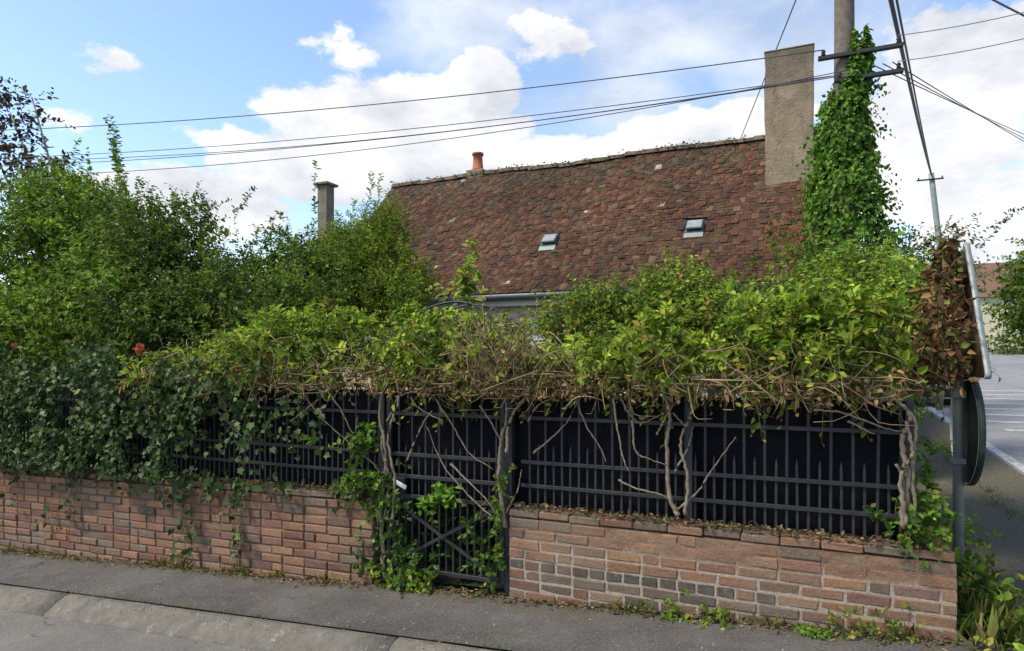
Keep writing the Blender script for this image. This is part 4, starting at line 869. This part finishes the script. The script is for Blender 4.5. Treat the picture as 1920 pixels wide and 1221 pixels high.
# dead brown creeper on the triangular sign
dn = 2500; hh = rng.random(dn) ** 1.1
cz = 1.50 + .78 * hh; cu = rng.normal(-.06, 1, dn) * (.30 * (1 - hh) + .06) ; SXp, SYp = P(1797, 900, 4.72)[0], 4.72
cu = cu + .07 * np.sin(9 * cz + 2); cz = cz + rng.normal(0, .05, dn)
pb = np.stack([SXp - .02 - .26 * (1 - .7 * hh) * rng.random(dn), SYp + np.clip(cu, -.42, .42), cz], 1)
dr = empty('dead_creeper', (SXp - .06, SYp, 1.5), 'withered brown creeper clinging to the back of the triangular sign plate', 'creeper')
leaves('foliage', pb, rng.normal(size=(dn, 3)) + [0, 0, -.8], rng.normal(size=(dn, 3)) + [-.8, -.5, .2], rng.uniform(.018, .085, dn), rng.uniform(.008, .04, dn), np.array([(.17, .085, .04), (.1, .06, .032), (.24, .13, .06), (.13, .14, .04), (.16, .19, .05)])[rng.choice(5, dn, p=[.3, .25, .2, .13, .12])] * rng.uniform(.5, 1.3, (dn, 1)), M['dry'], dr)
for k in range(16):
    u0 = rng.uniform(-.36, .36); tube('dry_stem', [(SXp - .06, SYp + u0, 1.45), (SXp - .1, SYp + u0 * .6 + rng.normal(0, .05), 1.8), (SXp - .08, SYp + rng.normal(0, .05), 2.25)], .006, .003, M['bark'], dr, 5, 12, .004)
# thin tree beyond the corner and trees far down the side street
ex = long_shoots([(PT(1760, 470, 13), PT(1830, 400, 13)), (PT(1830, 470, 13), PT(1900, 390, 13)), (PT(1850, 430, 13), PT(1925, 385, 13)), (PT(1760, 470, 13), PT(1700, 415, 13)), (PT(1740, 480, 13), PT(1690, 470, 13)), (PT(1800, 480, 13), PT(1790, 420, 13))])
q = PT(1760, 520, 13)
shrub('thin_tree', 'thin sparse tree between the ivy pole and the triangular sign', 'tree', [(PT(1720, 470, 13), (.5, .4, .35)), (PT(1790, 465, 13), (.45, .4, .3)), (PT(1760, 530, 12.6), (.7, .4, .4)), (PT(1700, 520, 12.6), (.5, .4, .35))], 230, 7, .095, [(.05, .1, .035), (.07, .13, .045), (.04, .075, .035)], [3, 2, 2], (q[0], q[1]), extra=ex, inner=.2, ln=(.25, .6), trunk=.035)
def far_tree(px, py, t, r, n, label, pal=G_DRK):
    c = PT(px, py, t); shrub('tree', label, 'tree', [(c, (r, r, r * .95)), (c + [r * .6, 0, -r * .2], (r * .7,) * 3), (c + [-r * .5, .3, -r * .45], (r * .6,) * 3), (c + [.2, 0, -r * .9], (r * .8, r * .8, r * .5))], n, 8, .3, pal, [3, 4, 3, 2], (c[0], c[1]), ln=(.5, 1.3), trunk=.16, group='trees down the side street', ratio=.6)
far_tree(1975, 540, 34, 2.2, 900, 'dense dark green tree standing beyond the far garden wall')
far_tree(2030, 520, 42, 3.6, 900, 'taller rounded tree rising behind the dense dark one', G_MID)
far_tree(1700, 560, 52, 3.2, 600, 'far green tree partly hidden behind the ivy pole shrub', G_MID)
q = PT(1905, 640, 32); hx, hy = q[0], q[1]
hd = [((hx - .5 + k * .8, hy + 1.5, float(gz(hx, hy)) + .5), (.6, .5, .6)) for k in range(10)]
shrub('clipped_hedge', 'low dark hedge along the far edge of the side street', 'hedge', hd, 900, 8, .12, G_DRK, [3, 3, 2, 3], (hx + 3, hy + 1.5), ln=(.15, .35), trunk=.02)
# red blooms among the left shrubs
for (px, py, Y, lab) in ((25, 652, 4.6, 'salmon red bloom low in the big dense shrub above the ivy'), (262, 655, 4.5, 'small dull red bloom above the edge of the ivy'), (420, 545, 6.1, 'orange red bloom high between the garden shrubs')):
    c = P(px, py, Y); b = bmesh.new()
    r = empty('flower', c, lab, 'flower'); pm = 26; u = norm(rng.normal(size=(pm, 3)))
    leaves('petals', c + u * .012, u, rng.normal(size=(pm, 3)), rng.uniform(.04, .06, pm), rng.uniform(.035, .05, pm), np.array([(.5, .12, .08)]) * rng.uniform(.7, 1.2, (pm, 1)), M['leaf'], r)['kind'] = 'stuff'
    tube('stalk', [c + [0, .25, -.35], c + [.02, .1, -.12], c], .004, .003, M['bark'], r, 5, 8)

# ------------------------------------------------------------------ utility poles and wires
def pole(x, y, z1, r, label, lean=(0, 0), arms=(), mt='pole'):
    g = float(gz(x, y)); root = empty('utility_pole', (x, y, g), label, 'pole')
    tube('shaft', [(x, y, g - .2), (x + lean[0] * .5, y + lean[1] * .5, (g + z1) / 2), (x + lean[0], y + lean[1], z1)], r * 1.15, r * .9, M[mt], root, 14, 14)
    for z, xa, xb, yo in arms:
        fz = (z - g) / (z1 - g); lx, ly = lean[0] * fz, lean[1] * fz
        box('cross_arm', x + lx + xa, x + lx + xb, y + ly - r - yo - .06, y + ly - r - yo, z - .025, z + .025, M['iron'], root, .006)
        for xi in (xa + .06, xb - .05):
            lathe('insulator', [(.012, 0), (.028, .015), (.018, .035), (.028, .05), (.018, .07), (.006, .08)], (x + lx + xi, y + ly - r - yo - .03, z + .0255), M['dark'], root, 10)
    return root
UX, UY = P(1583, 100, 9.1)[0], 9.1
z1a, z2a = P(1583, 112, 9.1)[2], P(1583, 158, 9.1)[2]
pole(UX, UY, 8.4, .118, 'tall round utility pole wrapped in ivy beside the cottage chimney', arms=((z1a, -.3, .62, .0), (z2a, -.12, .62, .0)))
LP = PT(-330, 290, 12.5); pole(LP[0], LP[1], 6.3, .11, 'plain utility pole beside the long brick wall beyond the shrubs')
def wire(a, b, sag_, r, label, group, n=28):
    a, b = np.array(a, float), np.array(b, float); s = np.linspace(0, 1, n)[:, None]
    c = a + (b - a) * s; c[:, 2] -= (4 * sag_ * s * (1 - s))[:, 0]
    o = tubes('overhead_wire', c[None], np.full((1, n), r), M['cable'], None, 5); return tag(o, label, 'wire', group)
yw = UY - .2
wire((UX - .25, yw, z1a + .08), LP + [0, 0, .42], .28, .0075, 'highest overhead wire running from the ivy pole past the chimney', None)
for k, (dz, dz2, s_) in enumerate(((.0, -.1, .3), (-.02, -.22, .36), (.04, -.34, .5), (.0, -.02, .45))):
    wire((UX - .15 + .1 * k, yw, z2a + .05 + dz), LP + [0, 0, dz2], s_, .006, ['straightest of the lower wires leaving the ivy pole', 'middle lower wire leaving the ivy pole below the straightest one', 'lowest and slackest of the lower wires leaving the ivy pole', 'slack lower wire crossing the others near the ivy pole'][k], 'lower wires left of the ivy pole')
# service drop to the ridge, wires to the right
wire((UX, UY - .1, 7.55), PT(1340, 382, 30), .0, .012, 'cable slanting from the pole top down behind the chimney and roof ridge', None)
e = P(1960, 15, 6.0)
wire((UX + .55, yw, z1a + .1), P(2150, -40, 7.2), .06, .005, 'thin wire from the upper cross arm toward the street', None)
wire((UX + .55, yw, z2a + .1), P(2150, 10, 7.2), .06, .005, 'thin wire from the lower cross arm toward the street', None)
for k in range(3): wire((UX + .3 + .1 * k, yw, z2a + .1), PT(2200, 330 + 26 * k, 40), .5, .007, ['upper of three thin wires from the ivy pole across the side street', 'middle of three thin wires from the ivy pole across the side street', 'lower of three thin wires from the ivy pole across the side street'][k], 'wires crossing the side street')
wire((UX + .1, UY, 6.2), PT(1720, -70, 14), .1, .01, 'thin wire rising from the ivy pole to the upper sky', None)
wire(PT(1790, -40, 9), PT(2100, 110, 9), .05, .014, 'black cable crossing high above the side street corner', None)
fp = PT(1776, 440, 24); ft = PT(1746, 325, 24)
pr = pole(fp[0] + .2, fp[1], ft[2], .1, 'distant leaning utility pole beyond the side street bushes', lean=(ft[0] - fp[0] - .2, ft[1] - fp[1]), arms=((ft[2] - .25, -.5, .35, -.02),), mt='galv')
wire((ft[0], ft[1], ft[2] - .05), PT(1640, -140, 6.6), .12, .03, 'thick twisted cable hanging from the distant leaning pole over the corner', None)
wire((ft[0] + .05, ft[1], ft[2] - .2), PT(1655, -140, 6.6), .12, .016, 'thinner cable running along the thick twisted one', None)
# ------------------------------------------------------------------ road sign
SX, SY = P(1797, 900, 4.72)[0], 4.72
g = float(gz(SX, SY)); sg = empty('road_sign', (SX, SY, g), 'road sign post with round and triangular plates turned away at the wall corner', 'sign')
lathe('post', [(.03, -.1), (.03, 1.62), (.026, 1.63)], (SX, SY, g), M['galv'], sg, 16)
n_ang = R(1.5); nv = np.array([math.cos(n_ang), math.sin(n_ang), 0]); tv = np.array([-nv[1], nv[0], 0])  # plate normal, in-plane axis
def plate(name, outline, z0, th, off, mat, parent):
    k = len(outline); V = []
    for s in (0, th):
        for u, v in outline: V.append(np.array([SX, SY, z0]) + nv * (off + s) + tv * u + np.array([0, 0, v]))
    ff = list(range(k))[::-1] + list(range(k, 2 * k)); lt = [k, k]
    for i in range(k): ff += [i, (i + 1) % k, k + (i + 1) % k, k + i]; lt.append(4)
    return link(name, mesh_np(name, V, ff, lt), mat, parent)
circ = lambda r: [(r * math.cos(a), r * math.sin(a)) for a in np.linspace(0, 2 * math.pi, 40, endpoint=False)]
zc = P(1808, 803, 4.72)[2]; rr_ = .335
dk = plate('round_plate', circ(rr_), zc, .004, .047, M['signback'], sg)
plate('face', circ(rr_ * .985), zc, .003, .0512, M['white'], dk)
def ring(name, r, z0, off, wd, th, mat, parent, n=40):
    V = []; ff = []; lt = []
    for i in range(n):
        a = 2 * math.pi * i / n; d = tv * math.cos(a) + np.array([0, 0, math.sin(a)])
        for q, s in ((r, 0), (r + th, 0), (r + th, wd), (r, wd)): V.append(np.array([SX, SY, z0]) + d * q + nv * (off + s))
    for i in range(n):
        for k in range(4): ff += [i * 4 + k, i * 4 + (k + 1) % 4, ((i + 1) % n) * 4 + (k + 1) % 4, ((i + 1) % n) * 4 + k]; lt.append(4)
    return link(name, mesh_np(name, V, ff, lt), mat, parent)
ring('rim', rr_ + .004, zc, .024, .034, .004, M['signback'], dk)
ring('rim_lining', rr_ + .0005, zc, .024, .031, .003, M['white'], dk)
zb, zt2 = P(1812, 706, 4.72)[2], P(1822, 452, 4.72)[2]; hw = .46
def rtri(hw, h, rd=.05):
    pts = [(-hw, 0), (hw, 0), (0, h)]; out = []
    for i in range(3):
        p, a, c = (np.array(pts[i], float), np.array(pts[i - 1], float), np.array(pts[(i + 1) % 3], float))
        d1, d2 = (a - p) / np.linalg.norm(a - p), (c - p) / np.linalg.norm(c - p)
        for f in np.linspace(0, 1, 6): out.append(tuple((1 - f) ** 2 * (p + d1 * rd) + 2 * f * (1 - f) * p + f * f * (p + d2 * rd)))
    return out
tri = plate('triangular_plate', rtri(hw, zt2 - zb), zb, .004, .047, M['rust'], sg)
plate('face', rtri(hw * .97, (zt2 - zb) * .97), zb + .008, .003, .0512, M['white'], tri)
eo = rtri(hw, zt2 - zb); ko = len(eo)
def flange(name, grow, d0, d1, mat):
    V = []; cen = np.array([0, (zt2 - zb) / 3])
    for q_ in eo:
        dd = (np.array(q_) - cen); dd = dd / np.linalg.norm(dd)
        for e_ in (grow, grow + .004):
            for s_ in (d0, d1): uv = np.array(q_) + dd * e_; V.append(np.array([SX, SY, zb]) + nv * s_ + tv * uv[0] + np.array([0, 0, uv[1]]))
    ff = []; lt = []
    for i_ in range(ko):
        a_, b_ = i_ * 4, ((i_ + 1) % ko) * 4
        for k0, k1 in ((0, 1), (1, 3), (3, 2), (2, 0)): ff += [a_ + k0, b_ + k0, b_ + k1, a_ + k1]; lt.append(4)
    return link(name, mesh_np(name, V, ff, lt), mat, tri)
flange('rim_lining', .0005, .026, .05, M['white']); flange('rim', .0055, .026, .056, M['galv'])
for z in (zc + .2, zc - .2): box('clamp', SX - .034, SX + .036, SY - .036, SY + .036, z - .018, z + .018, M['galv'], sg, .004)
# ------------------------------------------------------------------ far side of the street
def far_house(x, y, w_, d_, hw_, hr, label):
    g = float(gz(x, y)); r = empty('house', (x, y, g), label, 'house')
    box('wall', x - w_ / 2, x + w_ / 2, y - d_ / 2, y + d_ / 2, g - .3, g + hw_, M['render'], r)
    b = bmesh.new(); o_ = .25
    A = [b.verts.new(q) for q in ((x - w_ / 2 - o_, y - d_ / 2 - o_, g + hw_ - .05), (x - w_ / 2 - o_, y + d_ / 2 + o_, g + hw_ - .05), (x - w_ / 2 - o_, y, g + hw_ + hr))]
    B = [b.verts.new(q) for q in ((x + w_ / 2 + o_, y - d_ / 2 - o_, g + hw_ - .05), (x + w_ / 2 + o_, y + d_ / 2 + o_, g + hw_ - .05), (x + w_ / 2 + o_, y, g + hw_ + hr))]
    b.faces.new(A); b.faces.new(B[::-1])
    for i in range(3): b.faces.new((A[i], B[i], B[(i + 1) % 3], A[(i + 1) % 3]))
    rf = link('roof', bm_mesh('roof', b), M['farroof'], r)
    box('chimney', x + w_ / 4, x + w_ / 4 + .5, y - .3, y + .3, g + hw_ + hr * .5, g + hw_ + hr + .6, M['stack'], rf, .02)
    for wx in (-.3, .1, .35):
        f_ = box('window', x + wx * w_ - .5, x + wx * w_ + .5, y - d_ / 2 - .04, y - d_ / 2 + .05, g + .9, g + 2.1, M['white_wood'], r)
        for s in (-1, 1): box('pane', x + wx * w_ + s * .23 - .19, x + wx * w_ + s * .23 + .19, y - d_ / 2 - .05, y - d_ / 2 - .041, g + 1.0, g + 2.0, M['dark'], f_)
    return r
M['farroof'] = surf('farroof', (.13, .07, .05), (.2, .115, .085), 8, .9, .4, 12)
q = PT(1880, 560, 44); far_house(q[0] + .2, q[1] + 2, 7, 6, 3.2, 2.6, 'distant cream house with reddish roof at the far end of the side street')
vw = PT(1900, 610, 40)
g = float(gz(vw[0], vw[1])); box_ = box('garden_wall', vw[0] - 1.2, vw[0] + 9, vw[1] - .12, vw[1] + .12, g - .3, g + .9, M['render'], None, .02)
tag(box_, 'low pale garden wall at the far end of the side street', 'wall')

# grit swept along the kerb and pavement
def pebbles(label, n, x0, x1, yc, ys_, s0, s1, cols):
    b = bmesh.new(); bmesh.ops.create_icosphere(b, subdivisions=1, radius=1); T = np.array([v.co[:] for v in b.verts]); fs = np.array([[v.index for v in f.verts] for f in b.faces]); b.free()
    X = rng.uniform(x0, x1, n); Y = yc + rng.normal(0, ys_, n); base_z = np.where(Y < 3.015, gz(X, 3) - .105, np.where(Y < KB, gz(X, 3) - .1 + .1 * np.clip((Y - 3.015) / .15, 0, 1), gz(X, Y)))
    s = rng.uniform(s0, s1, n) ** 1.0; V = T[None] * (s[:, None] * rng.uniform(.6, 1.2, (n, 3)))[:, None] + np.stack([X, Y, base_z + s * .25], 1)[:, None] + rng.normal(0, .0012, (n, len(T), 3))
    F = (np.arange(n) * len(T))[:, None, None] + fs[None]
    C = np.repeat(np.array(cols)[rng.integers(len(cols), size=n)] * rng.uniform(.7, 1.2, (n, 1)), len(T), 0)
    o = link('gravel', mesh_np('gravel', V.reshape(-1, 3), F.ravel(), np.full(n * len(fs), 3), C), M['dry']); o['kind'] = 'stuff'
    return tag(o, label, 'gravel')
SC_ = [(.36, .34, .3), (.28, .26, .22), (.2, .18, .15), (.42, .4, .36)]
pebbles('pale grit scattered along the kerb and gutter', 420, -7, 1, 3.1, .12, .0015, .006, SC_)
pebbles('small pale stones scattered over the grey pavement', 360, -7.5, .8, 3.62, .25, .0015, .006, SC_)
# ------------------------------------------------------------------ parked car
CXc, CYc = 2.15, 17.6; cg = float(gz(CXc, CYc)) - .02; pit = math.atan(.05)
car = empty('parked_car', (CXc, CYc, cg), 'pale silver hatchback parked beside the side street behind the sign', 'car'); car.rotation_euler = (pit, 0, 0)
def cpart(name, me, mat, parent=None, loc=(0, 0, 0), rot=(0, 0, 0)):
    o = bpy.data.objects.new(name, me); COL.objects.link(o); me.materials.append(mat) if not me.materials else None
    o.parent = parent or car; o.location = loc; o.rotation_euler = rot; return o
M['car'] = surf('car_paint', (.5, .53, .56), (.55, .58, .6), 3, .25, 0, 10, .6); M['tyre'] = surf('tyre', (.012, .012, .012), (.025, .025, .025), 20, .9)
M['carglass'] = surf('car_glass', (.015, .018, .02), (.03, .035, .04), 3, .08, 0, 10, .7); M['red'] = surf('tail_red', (.3, .02, .02), (.4, .03, .03), 10, .3)
def profile_solid(prof, w0, w1, zsplit, bev=.03):
    bb = bmesh.new(); L_, R_ = [], []
    for y, z in prof:
        ww = w0 if z < zsplit else w0 + (w1 - w0) * min(1, (z - zsplit) / (1.45 - zsplit)); L_.append(bb.verts.new((-ww, y, z))); R_.append(bb.verts.new((ww, y, z)))
    bb.faces.new(L_); bb.faces.new(R_[::-1]); k = len(prof)
    for i_ in range(k): bb.faces.new((L_[i_], R_[i_], R_[(i_ + 1) % k], L_[(i_ + 1) % k]))
    bmesh.ops.recalc_face_normals(bb, faces=bb.faces); bmesh.ops.bevel(bb, geom=list(bb.edges), offset=bev, segments=2, affect='EDGES'); return bb
cpart('body', bm_mesh('body', profile_solid([(-1.9, .25), (-1.93, .62), (-1.86, .9), (-1.62, 1.34), (-1.2, 1.45), (.1, 1.45), (.55, 1.28), (1.0, .95), (1.75, .82), (1.92, .6), (1.9, .25)], .82, .6, .92, .04), True), M['car'])
def quad(name, pts, mat): 
    bb = bmesh.new(); bb.faces.new([bb.verts.new(q_) for q_ in pts]); ex_ = bmesh.ops.solidify(bb, geom=bb.faces[:], thickness=.012); return cpart(name, bm_mesh(name, bb), mat)
quad('rear_window', [(-.56, -1.85, .98), (.56, -1.85, .98), (.5, -1.665, 1.31), (-.5, -1.665, 1.31)], M['carglass']); quad('windscreen', [(-.6, .97, 1.0), (.6, .97, 1.0), (.52, .6, 1.29), (-.52, .6, 1.29)], M['carglass'])
for s in (-1, 1):
    quad('side_window', [(s * .815, -1.45, .98), (s * .815, -.42, .98), (s * .655, -.42, 1.36), (s * .665, -1.3, 1.34)], M['carglass']); quad('side_window', [(s * .815, -.36, .98), (s * .815, .72, .98), (s * .665, .3, 1.33), (s * .655, -.36, 1.36)], M['carglass'])
    cpart('tail_light', bm_mesh('tail_light', box_bm(-.1, .1, -.03, .03, -.13, .13, .02)), M['red'], None, (s * .68, -1.9, .82)); cpart('headlight', bm_mesh('headlight', box_bm(-.16, .16, -.05, .05, -.07, .07, .02)), M['white'], None, (s * .58, 1.83, .72))
    for yy in (-1.2, 1.2):
        wl = cpart('wheel', bm_mesh('wheel', box_bm(-.02, .02, -.05, .05, -.05, .05)), M['dark'], None, (s * .74, yy, .3))
        for nm, ra, wd_, mt_ in (('tyre', .3, .1, 'tyre'), ('rim', .19, .105, 'galv')):
            bb = bmesh.new(); bmesh.ops.create_cone(bb, cap_ends=True, segments=24, radius1=ra, radius2=ra, depth=wd_ * 2); cpart(nm, bm_mesh(nm, bb), M[mt_], wl, (0, 0, 0), (0, math.pi / 2, 0))
cpart('number_plate', bm_mesh('number_plate', box_bm(-.26, .26, -.01, .01, -.055, .055, .004)), M['white'], None, (0, -1.945, .6)); cpart('bumper', bm_mesh('bumper', box_bm(-.8, .8, -.06, .06, -.09, .09, .03)), M['dark'], None, (0, -1.92, .38))
